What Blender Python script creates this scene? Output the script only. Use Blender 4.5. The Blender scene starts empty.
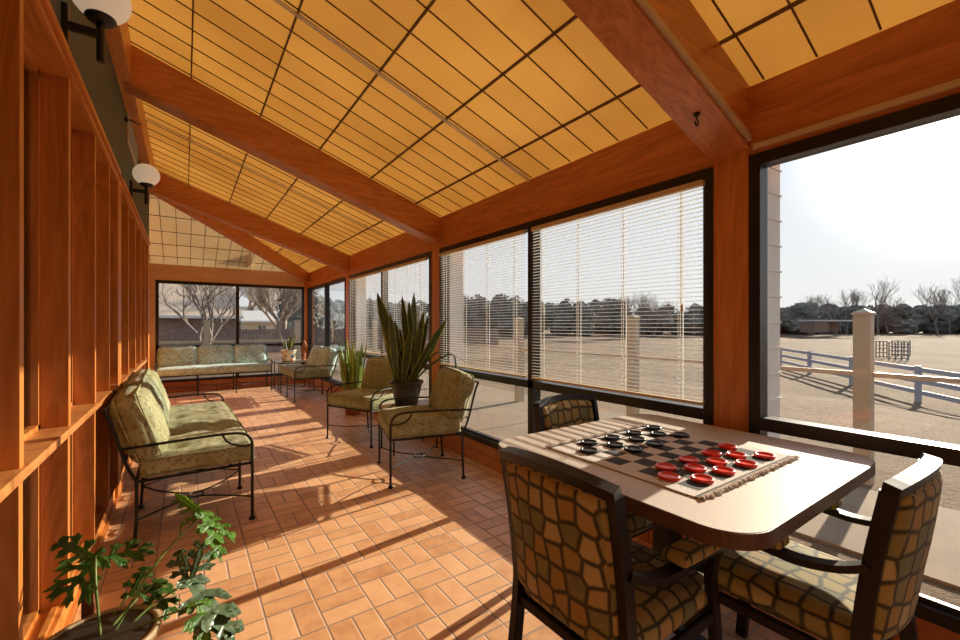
import bpy, math, random
from mathutils import Vector, Matrix, noise
R = math.radians
rnd = random.Random(7)
S = bpy.context.scene
C = S.collection

# ------------------------------------------------------------------ helpers
class MB:
    """collects verts / faces, linked as ONE mesh object"""
    def __init__(s): s.v = []; s.f = []; s.m = []; s.uvs = None
    def add(s, vs, fs, M=None, mi=0):
        b = len(s.v)
        for p in vs:
            p = Vector(p)
            s.v.append(M @ p if M else p)
        for q in fs: s.f.append(tuple(b+i for i in q)); s.m.append(mi)
        return s
    def box(s, a, b, M=None, mi=0):
        x0, y0, z0 = (min(a[i], b[i]) for i in range(3)); x1, y1, z1 = (max(a[i], b[i]) for i in range(3))
        vs = [(x0,y0,z0),(x1,y0,z0),(x1,y1,z0),(x0,y1,z0),(x0,y0,z1),(x1,y0,z1),(x1,y1,z1),(x0,y1,z1)]
        fs = [(3,2,1,0),(4,5,6,7),(0,1,5,4),(1,2,6,5),(2,3,7,6),(3,0,4,7)]
        return s.add(vs, fs, M, mi)
    def bbox(s, c, h, M=None, mi=0, bev=.004):
        """box with chamfered edges: centre c, half sizes h"""
        bev = min(bev, min(h)*.9); vs = []; idx = {}
        for sx in (-1,1):
            for sy in (-1,1):
                for sz in (-1,1):
                    for ax in range(3):
                        p = [sx*h[0], sy*h[1], sz*h[2]]
                        for k in range(3):
                            if k != ax: p[k] -= (sx,sy,sz)[k]*bev
                        idx[(sx,sy,sz,ax)] = len(vs); vs.append((p[0]+c[0], p[1]+c[1], p[2]+c[2]))
        fs = []
        for ax in range(3):
            o = [k for k in range(3) if k != ax]
            for sg in (-1,1):
                q = []
                for (u,w) in ((-1,-1),(1,-1),(1,1),(-1,1)):
                    t = [0,0,0]; t[ax] = sg; t[o[0]] = u; t[o[1]] = w; q.append(idx[(t[0],t[1],t[2],ax)])
                flip = (sg < 0) ^ (ax == 1)
                fs.append(tuple(reversed(q)) if flip else tuple(q))
            for u in (-1,1):
                for w in (-1,1):
                    def k(sg, face):
                        t = [0,0,0]; t[ax] = sg; t[o[0]] = u; t[o[1]] = w; return idx[(t[0],t[1],t[2],face)]
                    fs.append((k(-1,o[0]), k(1,o[0]), k(1,o[1]), k(-1,o[1])))
        for sx in (-1,1):
            for sy in (-1,1):
                for sz in (-1,1): fs.append(tuple(idx[(sx,sy,sz,a)] for a in range(3)))
        return s.add(vs, fs, M, mi)
    def tube(s, pts, r, n=8, closed=False, M=None, mi=0, cap=True):
        pts = [Vector(p) for p in pts]; N = len(pts)
        rs = r if isinstance(r, (list, tuple)) else [r]*N
        vs = []; prev = None
        for i, p in enumerate(pts):
            a = pts[(i-1) % N] if (closed or i > 0) else p; b = pts[(i+1) % N] if (closed or i < N-1) else p
            t = (b-a)
            t = t.normalized() if t.length > 1e-9 else Vector((0,0,1))
            if prev is None: u = t.orthogonal().normalized()
            else:
                u = prev - t*prev.dot(t)
                u = u.normalized() if u.length > 1e-6 else t.orthogonal().normalized()
            prev = u; w = t.cross(u)
            for k in range(n):
                an = 2*math.pi*k/n; vs.append(p + (u*math.cos(an)+w*math.sin(an))*rs[i])
        fs = []
        for i in range(N if closed else N-1):
            j = (i+1) % N
            for k in range(n): fs.append((i*n+k, i*n+(k+1)%n, j*n+(k+1)%n, j*n+k))
        if cap and not closed:
            fs.append(tuple(reversed(range(n)))); fs.append(tuple((N-1)*n+k for k in range(n)))
        return s.add(vs, fs, M, mi)
    def ribbon(s, pts, wdir, w, t, M=None, mi=0):
        """flat bar swept along pts: half width w along wdir, half thickness t"""
        pts = [Vector(p) for p in pts]; wdir = Vector(wdir).normalized(); vs = []; N = len(pts)
        ws = w if isinstance(w, (list, tuple)) else [w]*N
        for i, p in enumerate(pts):
            d = (pts[min(i+1,N-1)]-pts[max(i-1,0)]).normalized(); nn = d.cross(wdir).normalized()
            for a, b in ((-1,-1),(1,-1),(1,1),(-1,1)): vs.append(p + wdir*a*ws[i] + nn*b*t)
        fs = []
        for i in range(N-1):
            for k in range(4): fs.append((i*4+k, i*4+(k+1)%4, (i+1)*4+(k+1)%4, (i+1)*4+k))
        fs += [(3,2,1,0), tuple((N-1)*4+k for k in range(4))]
        return s.add(vs, fs, M, mi)
    def lathe(s, prof, n=32, M=None, mi=0):
        vs = []; fs = []; N = len(prof)
        for (r, z) in prof:
            for k in range(n):
                a = 2*math.pi*k/n; vs.append((r*math.cos(a), r*math.sin(a), z))
        for i in range(N-1):
            for k in range(n): fs.append((i*n+k, i*n+(k+1)%n, (i+1)*n+(k+1)%n, (i+1)*n+k))
        fs.append(tuple(reversed(range(n)))); fs.append(tuple((N-1)*n+k for k in range(n)))
        return s.add(vs, fs, M, mi)
    def prism(s, poly, z0, z1, M=None, mi=0):
        n = len(poly)
        vs = [(x,y,z0) for x,y in poly]+[(x,y,z1) for x,y in poly]
        fs = [tuple(reversed(range(n))), tuple(range(n,2*n))]+[(k,(k+1)%n,n+(k+1)%n,n+k) for k in range(n)]
        return s.add(vs, fs, M, mi)
    def build(s, name, mat, parent=None, smooth=False, recalc=True, loc=None):
        if s.uvs: recalc = False
        me = bpy.data.meshes.new(name); me.from_pydata([tuple(v) for v in s.v], [], s.f)
        mats = mat if isinstance(mat, (list, tuple)) else [mat]
        for m in mats: me.materials.append(m)
        if len(mats) > 1: me.polygons.foreach_set('material_index', s.m)
        if recalc:
            import bmesh
            bm = bmesh.new(); bm.from_mesh(me); bmesh.ops.recalc_face_normals(bm, faces=bm.faces); bm.to_mesh(me); bm.free()
        uv = me.uv_layers.new(name='UVMap').data
        if s.uvs:
            for p in me.polygons:
                for li in p.loop_indices: uv[li].uv = s.uvs[p.index][me.loops[li].vertex_index]
        for p in ([] if s.uvs else me.polygons):
            nx, ny, nz = (abs(c) for c in p.normal)
            for li in p.loop_indices:
                co = me.vertices[me.loops[li].vertex_index].co
                if nz >= nx and nz >= ny: uv[li].uv = (co.x, co.y)
                elif nx >= ny: uv[li].uv = (co.y, co.z)
                else: uv[li].uv = (co.x+.37, co.z)
        if smooth: me.polygons.foreach_set('use_smooth', [True]*len(me.polygons))
        me.update()
        o = bpy.data.objects.new(name, me); C.objects.link(o)
        if parent: o.parent = parent
        if loc: o.location = loc
        return o

def tag(o, label=None, cat=None, group=None, kind=None):
    if label: o['label'] = label
    if cat: o['category'] = cat
    if group: o['group'] = group
    if kind: o['kind'] = kind
    return o
def thing(name, label, cat, loc=(0,0,0), rz=0, group=None):
    o = bpy.data.objects.new(name, None); C.objects.link(o); o.empty_display_size = .1
    o.location = loc; o.rotation_euler = (0,0,rz); return tag(o, label, cat, group)
def struct(name, mb, mat, **k):
    o = mb.build(name, mat, **k); o['kind'] = 'structure'; return o
def smoothpath(pts, n=6):
    """catmull-rom through pts"""
    P = [Vector(p) for p in pts]; P = [P[0]*2-P[1]]+P+[P[-1]*2-P[-2]]; out = []
    for i in range(1, len(P)-2):
        for k in range(n):
            t = k/n; a,b,c,d = P[i-1:i+3]
            out.append(.5*((2*b)+(c-a)*t+(2*a-5*b+4*c-d)*t*t+(3*b-a-3*c+d)*t**3))
    out.append(P[-2]); return out
def roundrect(x0,y0,x1,y1,r,n=8):
    out = []
    for cx,cy,a0 in ((x1-r,y1-r,0),(x0+r,y1-r,90),(x0+r,y0+r,180),(x1-r,y0+r,270)):
        for k in range(n+1):
            a = R(a0+90*k/n); out.append((cx+r*math.cos(a), cy+r*math.sin(a)))
    return out

# ------------------------------------------------------------------ materials
def mat_new(name):
    m = bpy.data.materials.new(name); m.use_nodes = True; nt = m.node_tree; nt.nodes.clear()
    out = nt.nodes.new('ShaderNodeOutputMaterial'); return m, nt, out
def N(nt, t, **k):
    n = nt.nodes.new('ShaderNode'+t)
    for a, b in k.items():
        if a == 'inp':
            for i, v in b.items():
                if hasattr(v, 'is_linked') or isinstance(v, bpy.types.NodeSocket): nt.links.new(v, n.inputs[i])
                else: n.inputs[i].default_value = v
        else: setattr(n, a, b)
    return n
def M_(nt, op, a, b=0., c=None):
    inp = {0:a, 1:b}
    if c is not None: inp[2] = c
    return N(nt, 'Math', operation=op, inp=inp).outputs[0]
def ramp(nt, fac, stops, interp='LINEAR'):
    n = nt.nodes.new('ShaderNodeValToRGB'); nt.links.new(fac, n.inputs[0]); cr = n.color_ramp; cr.interpolation = interp
    while len(cr.elements) < len(stops): cr.elements.new(.5)
    for e, (p, c) in zip(cr.elements, stops): e.position = p; e.color = (*c[:3], 1)
    return n.outputs[0]
def mixc(nt, fac, a, b, mode='MIX'):
    n = nt.nodes.new('ShaderNodeMix'); n.data_type = 'RGBA'; n.blend_type = mode
    for i, v in ((0,fac),(6,a),(7,b)):
        if isinstance(v, bpy.types.NodeSocket): nt.links.new(v, n.inputs[i])
        else: n.inputs[i].default_value = (*v[:3],1) if i else v
    return n.outputs[2]
def coords(nt, kind='Object', scale=(1,1,1)):
    tc = nt.nodes.new('ShaderNodeTexCoord')
    if scale == (1,1,1): return tc.outputs[kind]
    return N(nt, 'Mapping', inp={0:tc.outputs[kind], 3:scale}).outputs[0]
def pbsdf(nt, out, col, rough=.5, bump=None, bs=.2, bd=.01, **k):
    b = nt.nodes.new('ShaderNodeBsdfPrincipled')
    if isinstance(col, bpy.types.NodeSocket): nt.links.new(col, b.inputs['Base Color'])
    else: b.inputs['Base Color'].default_value = (*col[:3],1)
    if isinstance(rough, bpy.types.NodeSocket): nt.links.new(rough, b.inputs['Roughness'])
    else: b.inputs['Roughness'].default_value = rough
    for a, v in k.items(): b.inputs[a.replace('_',' ')].default_value = v
    if bump is not None:
        bn = N(nt, 'Bump', inp={'Strength':bs, 'Distance':bd, 'Height':bump}); nt.links.new(bn.outputs[0], b.inputs['Normal'])
    nt.links.new(b.outputs[0], out.inputs[0]); return b
def simple(name, col, rough=.5, var=.12, sc=12., **k):
    m, nt, out = mat_new(name)
    nz = N(nt, 'TexNoise', inp={'Vector':coords(nt), 'Scale':sc, 'Detail':4.}).outputs[0]
    c = ramp(nt, nz, [(.3,[v*(1-var) for v in col]),(.7,[min(.95,v*(1+var)) for v in col])])
    pbsdf(nt, out, c, rough, bump=nz, bs=.08, bd=.005, **k); return m
def wood(name, axis, dark, light, rough=.38, sc=1.):
    m, nt, out = mat_new(name)
    s = [22.*sc]*3; s[axis] = 1.2*sc
    v = coords(nt, 'Object', tuple(s))
    n1 = N(nt, 'TexNoise', inp={'Vector':v, 'Scale':1., 'Detail':6., 'Roughness':.6, 'Distortion':.6}).outputs[0]
    s2 = [5.*sc]*3; s2[axis] = .6*sc
    n2 = N(nt, 'TexNoise', inp={'Vector':coords(nt,'Object',tuple(s2)), 'Scale':1., 'Detail':3., 'Distortion':1.5}).outputs[0]
    rings = M_(nt, 'FRACT', M_(nt, 'MULTIPLY', n2, 9.))
    rings = M_(nt, 'MULTIPLY', M_(nt, 'ABSOLUTE', M_(nt, 'SUBTRACT', rings, .5)), .5)
    f = M_(nt, 'ADD', M_(nt, 'MULTIPLY', n1, .75), rings)
    c = ramp(nt, f, [(.25,dark),(.75,light)])
    pbsdf(nt, out, c, rough, bump=f, bs=.06, bd=.004); return m
WD, WL = (.48,.15,.024), (.74,.29,.070)
WX, WY, WZ = (wood('fir_'+a, i, WD, WL) for i, a in enumerate('xyz'))
BD, BL = (.42,.130,.035), (.70,.27,.085)
BX, BY = wood('beam_x', 0, BD, BL, .3), wood('beam_y', 1, BD, BL, .3)
LY = wood('ledge_y', 1, (.42,.15,.04), (.66,.30,.10), .35)
FARW = wood('far_wood', 0, (.62,.36,.17), (.80,.50,.26), .45)
M_bronze = simple('bronze_frame', (.030,.024,.020), .38, .15, 5, Metallic=.35)
M_iron = simple('wrought_iron', (.018,.020,.020), .42, .3, 60, Metallic=.4)
M_brownmetal = simple('brown_metal', (.010,.006,.005), .45, .2, 20, Specular_IOR_Level=.35)
M_blk = simple('black_plastic', (.012,.012,.012), .4)
M_wall = simple('sage_wall', (.085,.10,.080), .8, .05, 3)
M_cream = simple('cream_trim', (.62,.47,.30), .5, .05)
M_white = simple('white_paint', (.70,.69,.66), .5, .04)
M_siding = simple('siding', (.82,.80,.76), .6, .05)
M_postv = simple('tan_vinyl', (.48,.38,.25), .5, .04)
M_fence = simple('fence_white', (.36,.37,.42), .6, .05)
M_soil = simple('soil', (.075,.042,.024), .95, .8, 70)
M_conc = simple('concrete', (.22,.153,.096), .9, .12, 3)
M_terra = simple('terracotta', (.42,.13,.05), .7)
M_potb = simple('brown_pot', (.035,.026,.020), .45, .2, 8)
M_potc = simple('tan_pot', (.42,.30,.17), .5)
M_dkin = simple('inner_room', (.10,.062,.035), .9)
M_rust = simple('rust_ornament', (.35,.10,.03), .6)

def glass_mat():
    m, nt, out = mat_new('window_glass')
    tr = N(nt, 'BsdfTransparent', inp={0:(.775,.785,.79,1)}); gl = N(nt, 'BsdfGlossy', inp={0:(1,1,1,1), 'Roughness':.02})
    lw = N(nt, 'LayerWeight', inp={'Blend':.5}); fc = M_(nt,'ADD',.025,M_(nt,'MULTIPLY',M_(nt,'POWER',lw.outputs['Facing'],5.),.6)); mx = N(nt, 'MixShader', inp={0:fc, 1:tr.outputs[0], 2:gl.outputs[0]})
    nt.links.new(mx.outputs[0], out.inputs[0]); return m
M_glass = glass_mat()

def tile_mat(name, brick=False):
    m, nt, out = mat_new(name)
    sp = N(nt, 'SeparateXYZ', inp={0:coords(nt)})
    b = .2095
    u = M_(nt, 'DIVIDE', M_(nt, 'SUBTRACT', sp.outputs[0], .4985-20*b), b)
    v = M_(nt, 'DIVIDE', M_(nt, 'SUBTRACT', sp.outputs[1], 1.866-20*b), b)
    fu, fv = M_(nt,'FRACT',u), M_(nt,'FRACT',v); cu, cv = M_(nt,'FLOOR',u), M_(nt,'FLOOR',v)
    par = M_(nt, 'MODULO', M_(nt,'ADD',cu,cv), 2.)          # 0: split by v
    t = M_(nt,'ADD', M_(nt,'MULTIPLY',fv,M_(nt,'SUBTRACT',1.,par)), M_(nt,'MULTIPLY',fu,par))
    half = M_(nt,'FLOOR',M_(nt,'MULTIPLY',t,2.))
    def edge(a):   # distance to nearest integer
        return M_(nt,'SUBTRACT',.5,M_(nt,'ABSOLUTE',M_(nt,'SUBTRACT',a,.5)))
    d = M_(nt,'MINIMUM',M_(nt,'MINIMUM',edge(fu),edge(fv)), M_(nt,'ABSOLUTE',M_(nt,'SUBTRACT',t,.5)))
    g = N(nt,'MapRange', interpolation_type='SMOOTHSTEP', inp={0:d,1:.014,2:.028,3:1.,4:0.}).outputs[0]
    idv = N(nt,'CombineXYZ',inp={0:cu,1:cv,2:half}).outputs[0]
    wn = N(nt,'TexWhiteNoise',inp={0:idv}).outputs[0]
    nz = N(nt,'TexNoise',inp={'Vector':coords(nt),'Scale':9.,'Detail':5.,'Roughness':.65}).outputs[0]
    f = M_(nt,'ADD',M_(nt,'MULTIPLY',wn,.35),M_(nt,'MULTIPLY',nz,.75))
    c = ramp(nt,f,[(.25,(.50,.235,.11)),(.5,(.69,.375,.185)),(.8,(.82,.49,.27))])
    c = mixc(nt,g,c,(.42,.29,.22))
    h = M_(nt,'SUBTRACT',M_(nt,'MULTIPLY',nz,.12),g)
    ro = M_(nt,'ADD',M_(nt,'MULTIPLY',g,.4),M_(nt,'ADD',.33,M_(nt,'MULTIPLY',nz,.15)))
    pbsdf(nt,out,c,ro,bump=h,bs=.8,bd=.006); return m
M_tile = tile_mat('basketweave_tile')
def brick_mat():
    m, nt, out = mat_new('quarry_brick')
    tc = nt.nodes.new('ShaderNodeTexCoord')
    br = N(nt,'TexBrick',inp={'Vector':tc.outputs['UV'],'Color1':(.46,.15,.05,1),'Color2':(.56,.20,.07,1),'Mortar':(.22,.07,.03,1),'Scale':1.,'Mortar Size':.004,'Brick Width':.2,'Row Height':.1})
    pbsdf(nt,out,br.outputs[0],.55,bump=br.outputs[1],bs=.5,bd=-.004); return m
M_brick = brick_mat()

def panel_mat():
    m, nt, out = mat_new('translucent_panel')
    nz = N(nt,'TexNoise',inp={'Vector':coords(nt),'Scale':1.3,'Detail':4.}).outputs[0]
    sp = N(nt,'SeparateXYZ',inp={0:coords(nt)})
    cu = M_(nt,'FLOOR',M_(nt,'DIVIDE',M_(nt,'SUBTRACT',sp.outputs[0],.04),.4825)); cv = M_(nt,'FLOOR',M_(nt,'DIVIDE',M_(nt,'SUBTRACT',sp.outputs[1],1.30),.206))
    wn = N(nt,'TexWhiteNoise',inp={0:N(nt,'CombineXYZ',inp={0:cu,1:cv}).outputs[0]}).outputs[0]
    f = M_(nt,'ADD',M_(nt,'MULTIPLY',nz,.8),M_(nt,'MULTIPLY',wn,.2))
    ct = ramp(nt,f,[(.3,(.47,.300,.115)),(.7,(.58,.395,.165))])
    tl = N(nt,'BsdfTranslucent',inp={0:ct}); df = N(nt,'BsdfDiffuse',inp={0:(.62,.46,.22,1)})
    mx = N(nt,'MixShader',inp={0:.35,1:tl.outputs[0],2:df.outputs[0]})
    gl = N(nt,'BsdfGlossy',inp={'Roughness':.35}); m2 = N(nt,'MixShader',inp={0:.04,1:mx.outputs[0],2:gl.outputs[0]})
    nt.links.new(m2.outputs[0],out.inputs[0]); return m
M_panel = panel_mat()
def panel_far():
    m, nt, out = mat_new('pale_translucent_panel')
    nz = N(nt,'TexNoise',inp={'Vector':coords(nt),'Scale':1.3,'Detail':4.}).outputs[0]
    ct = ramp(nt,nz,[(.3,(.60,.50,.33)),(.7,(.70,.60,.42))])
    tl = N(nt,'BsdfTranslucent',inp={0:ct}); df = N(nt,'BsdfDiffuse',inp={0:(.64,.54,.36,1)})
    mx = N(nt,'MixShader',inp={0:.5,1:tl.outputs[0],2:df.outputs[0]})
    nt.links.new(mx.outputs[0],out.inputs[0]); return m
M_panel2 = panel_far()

def stone_fabric():
    m, nt, out = mat_new('cobble_fabric')
    tc = nt.nodes.new('ShaderNodeTexCoord')
    dz = N(nt,'TexNoise',inp={'Vector':tc.outputs['UV'],'Scale':7.,'Detail':2.}).outputs[1]
    v = N(nt,'VectorMath',operation='ADD',inp={0:tc.outputs['UV'],1:N(nt,'VectorMath',operation='SCALE',inp={0:dz,'Scale':.02}).outputs[0]}).outputs[0]
    vs = N(nt,'Mapping',inp={0:v,3:(1/.066,1/.060,1)}).outputs[0]
    a = dict(voronoi_dimensions='2D',distance='CHEBYCHEV'); 
    v1 = N(nt,'TexVoronoi',feature='DISTANCE_TO_EDGE',voronoi_dimensions='2D',inp={'Vector':vs,'Scale':1.,'Randomness':.34})
    v2 = N(nt,'TexVoronoi',feature='F1',voronoi_dimensions='2D',inp={'Vector':vs,'Scale':1.,'Randomness':.34})
    sx = N(nt,'SeparateXYZ',inp={0:v2.outputs['Color']}).outputs[0]
    nz = N(nt,'TexNoise',inp={'Vector':tc.outputs['UV'],'Scale':45.,'Detail':4.}).outputs[0]
    c = ramp(nt,M_(nt,'ADD',M_(nt,'MULTIPLY',sx,.8),M_(nt,'MULTIPLY',nz,.3)),[(.15,(.16,.17,.08)),(.4,(.34,.26,.085)),(.65,(.36,.22,.065)),(.9,(.46,.38,.19))])
    e = N(nt,'MapRange',interpolation_type='SMOOTHSTEP',inp={0:v1.outputs[0],1:.03,2:.16,3:1.,4:0.}).outputs[0]
    c = mixc(nt,e,c,(.045,.042,.02))
    wv = N(nt,'TexNoise',inp={'Vector':tc.outputs['UV'],'Scale':400.}).outputs[0]
    pbsdf(nt,out,c,.85,bump=wv,bs=.15,bd=.002,Sheen_Weight=.1); return m
M_stone = stone_fabric()
def leaf_fabric(name, base, base2, spot, sc=30., amt=.56, spot2=None):
    m, nt, out = mat_new(name)
    tc = nt.nodes.new('ShaderNodeTexCoord'); uv = tc.outputs['UV']
    n1 = N(nt,'TexNoise',inp={'Vector':uv,'Scale':sc*.35,'Detail':2.}).outputs[0]
    c = ramp(nt,n1,[(.35,base),(.65,base2)])
    vs = N(nt,'Mapping',inp={0:uv,2:(0,0,.6),3:(sc,sc*1.25,1)}).outputs[0]
    dz = N(nt,'TexNoise',inp={'Vector':vs,'Scale':1.6,'Detail':3.}).outputs[0]
    dc = N(nt,'TexNoise',inp={'Vector':vs,'Scale':1.1,'Detail':2.}).outputs[1]
    vw = N(nt,'VectorMath',operation='ADD',inp={0:vs,1:N(nt,'VectorMath',operation='SCALE',inp={0:dc,'Scale':1.5}).outputs[0]}).outputs[0]
    vo = N(nt,'TexVoronoi',voronoi_dimensions='2D',inp={'Vector':vw,'Scale':1.35,'Randomness':.95})
    d = M_(nt,'ADD',vo.outputs[0],M_(nt,'MULTIPLY',dz,.5))
    k = N(nt,'MapRange',interpolation_type='SMOOTHSTEP',inp={0:d,1:amt-.05,2:amt+.05,3:1.,4:0.}).outputs[0]
    hue = N(nt,'SeparateXYZ',inp={0:vo.outputs['Color']}).outputs[0]
    sp = mixc(nt,hue,spot,spot2 or spot)
    c = mixc(nt,M_(nt,'MULTIPLY',k,.8),c,sp)
    wv = N(nt,'TexNoise',inp={'Vector':uv,'Scale':6.,'Detail':3.}).outputs[0]
    pbsdf(nt,out,c,.85,bump=wv,bs=.35,bd=.03,Sheen_Weight=.1); return m
M_sage = leaf_fabric('sage_leaf_fabric',(.27,.29,.14),(.43,.44,.26),(.22,.11,.04),17,.50,(.20,.22,.09))
M_sageg = leaf_fabric('green_leaf_fabric',(.20,.24,.14),(.31,.36,.24),(.13,.14,.07),18,.50)
M_mint = leaf_fabric('mint_leaf_fabric',(.40,.60,.60),(.53,.75,.75),(.24,.17,.07),19,.52,(.18,.24,.13))

def laminate():
    m, nt, out = mat_new('beige_laminate')
    nz = N(nt,'TexNoise',inp={'Vector':coords(nt,'Object',(1,1,1)),'Scale':90.,'Detail':3.}).outputs[0]
    pbsdf(nt,out,ramp(nt,nz,[(.3,(.50,.435,.37)),(.7,(.58,.51,.44))]),.5); return m
M_lam = laminate()
def mat_mat():
    m, nt, out = mat_new('woven_checkerboard')
    sp = N(nt,'SeparateXYZ',inp={0:coords(nt)}); s = .0737
    u = M_(nt,'ADD',M_(nt,'DIVIDE',sp.outputs[0],s),4.); v = M_(nt,'ADD',M_(nt,'DIVIDE',sp.outputs[1],.0714),4.)
    par = M_(nt,'MODULO',M_(nt,'ADD',M_(nt,'FLOOR',u),M_(nt,'FLOOR',v)),2.)
    def inside(a): return M_(nt,'MULTIPLY',M_(nt,'GREATER_THAN',a,0.),M_(nt,'LESS_THAN',a,8.))
    ins = M_(nt,'MULTIPLY',inside(u),inside(v))
    def band(a,lo,hi): return M_(nt,'MULTIPLY',M_(nt,'GREATER_THAN',a,lo),M_(nt,'LESS_THAN',a,hi))
    line = M_(nt,'MAXIMUM',band(v,-.35,-.2),band(v,8.2,8.35))
    speck = N(nt,'TexNoise',inp={'Vector':coords(nt,'Object',(420,180,1)),'Scale':1.,'Detail':2.}).outputs[0]
    lt = ramp(nt,speck,[(.36,(.22,.21,.21)),(.46,(.66,.62,.58)),(.7,(.82,.78,.73))])
    dk = ramp(nt,speck,[(.4,(.022,.024,.028)),(.8,(.10,.10,.105))])
    c = mixc(nt,M_(nt,'MAXIMUM',M_(nt,'MULTIPLY',M_(nt,'SUBTRACT',1.,par),ins),line),lt,dk)
    wv = M_(nt,'SINE',M_(nt,'MULTIPLY',sp.outputs[1],900.))
    pbsdf(nt,out,c,.9,bump=wv,bs=.3,bd=.002); return m
M_mat = mat_mat()
M_fringe = simple('fringe', (.78,.72,.66), .9, .2, 150)
M_red = simple('red_plastic', (.85,.040,.016), .3, .04)
M_chblk = simple('black_checker_plastic', (.012,.013,.015), .3, .05)
def slat_mat():
    m, nt, out = mat_new('blind_slat')
    b = nt.nodes.new('ShaderNodeBsdfPrincipled'); b.inputs['Base Color'].default_value = (.88,.87,.85,1); b.inputs['Roughness'].default_value = .4
    tl = N(nt,'BsdfTranslucent',inp={0:(.9,.89,.86,1)}); mx = N(nt,'MixShader',inp={0:.5,1:b.outputs[0],2:tl.outputs[0]})
    nt.links.new(mx.outputs[0],out.inputs[0]); return m
M_slat = slat_mat()
def leaf_mat(name, a, b, trans=(.3,.45,.05), sc=3., tf=.3, rough=.4, edge=None):
    m, nt, out = mat_new(name)
    nz = N(nt,'TexNoise',inp={'Vector':coords(nt),'Scale':sc*8,'Detail':3.}).outputs[0]
    bs = nt.nodes.new('ShaderNodeBsdfPrincipled'); nt.links.new(ramp(nt,nz,[(.35,a),(.65,b)]),bs.inputs[0]); bs.inputs['Roughness'].default_value = rough
    tl = N(nt,'BsdfTranslucent',inp={0:(*trans,1)}); mx = N(nt,'MixShader',inp={0:tf,1:bs.outputs[0],2:tl.outputs[0]})
    nt.links.new(mx.outputs[0],out.inputs[0]); return m
M_philo = leaf_mat('philodendron_leaf',(.035,.10,.020),(.07,.18,.035),(.30,.50,.04),tf=.35)
M_philo3 = leaf_mat('bright_philodendron_leaf',(.08,.20,.03),(.15,.32,.05),(.45,.65,.06),tf=.45)  # brighter, more translucent green than the other leaves
M_philo2 = leaf_mat('silvery_leaf',(.10,.17,.09),(.19,.27,.17),(.30,.42,.12),tf=.25,rough=.28)
M_stem = leaf_mat('stem_green',(.12,.22,.05),(.2,.32,.08),tf=.1)
M_snake = leaf_mat('snake_leaf',(.025,.060,.016),(.09,.15,.04),(.10,.16,.02),tf=.12,sc=6)
M_snakey = leaf_mat('snake_leaf_margin',(.30,.30,.05),(.42,.40,.08),(.4,.4,.05),tf=.2)
M_snake2 = leaf_mat('light_sunlit_snake_leaf',(.20,.36,.07),(.42,.58,.16),(.35,.5,.08),tf=.3)  # pale green by nature, with sunlight added into the leaf colour
M_globe, nt, out = mat_new('opal_globe')
_e = N(nt,'Emission',inp={0:(1,.75,.50,1),1:.25}); _b = N(nt,'BsdfDiffuse',inp={0:(.60,.52,.42,1)}); _a = N(nt,'AddShader',inp={0:_e.outputs[0],1:_b.outputs[0]})
nt.links.new(_a.outputs[0],out.inputs[0])
def talavera():
    m, nt, out = mat_new('talavera_pattern')
    tc = nt.nodes.new('ShaderNodeTexCoord')
    vo = N(nt,'TexVoronoi',inp={'Vector':tc.outputs['Object'],'Scale':15.,'Randomness':.9})
    h = N(nt,'SeparateXYZ',inp={0:vo.outputs['Color']}).outputs[0]
    c = ramp(nt,h,[(0,(.75,.66,.5)),(.3,(.7,.12,.04)),(.45,(.75,.66,.5)),(.6,(.05,.12,.4)),(.72,(.8,.45,.05)),(.85,(.1,.3,.1)),(.93,(.75,.66,.5))],'CONSTANT')
    d = M_(nt,'LESS_THAN',vo.outputs[0],.52)
    pbsdf(nt,out,mixc(nt,d,(.75,.66,.5),c),.25); return m
M_tala = talavera()
def ground_mat():
    m, nt, out = mat_new('dry_field')
    n1 = N(nt,'TexNoise',inp={'Vector':coords(nt,'Object',(1,1.,1)),'Scale':.35,'Detail':6.}).outputs[0]
    n2 = N(nt,'TexNoise',inp={'Vector':coords(nt),'Scale':14.,'Detail':6.,'Roughness':.7}).outputs[0]
    f = M_(nt,'ADD',M_(nt,'MULTIPLY',n1,.6),M_(nt,'MULTIPLY',n2,.4))
    c = ramp(nt,f,[(.3,(.075,.038,.018)),(.48,(.145,.083,.040)),(.62,(.20,.122,.062)),(.75,(.11,.085,.040))])
    pbsdf(nt,out,c,.95,bump=n2,bs=.8,bd=.05); return m
M_ground = ground_mat()
M_grass = leaf_mat('grass_blade',(.20,.15,.05),(.30,.25,.10),(.3,.28,.1),tf=.25,rough=.8)
M_ever = simple('evergreen', (.155,.160,.145), .95, .35, 1.5)  # distance haze is mixed into this greyed green
M_ever2 = simple('evergreen_olive', (.185,.178,.150), .95, .35, 1.5)  # olive tone, greyed for distance haze as well
M_bark = simple('bare_bark', (.32,.26,.21), .95, .25, 3)
M_barkd = simple('grey_bark', (.20,.165,.145), .95, .25, 3)
M_twig = simple('tan_twigs', (.40,.30,.21), .95, .3, 2)
M_roof = simple('tan_shingles', (.50,.39,.29), .9, .12, 2)
M_rooft = simple('pale_roof', (.60,.58,.55), .7, .06)
M_shed = simple('cream_siding', (.66,.58,.40), .7, .06)
M_dkwall = simple('brown_brick', (.24,.16,.12), .9, .2, 4)
M_wfence = simple('weathered_fence', (.22,.165,.14), .95, .25, 6)
M_pipe = simple('grey_pipe', (.16,.16,.17), .6)

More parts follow.
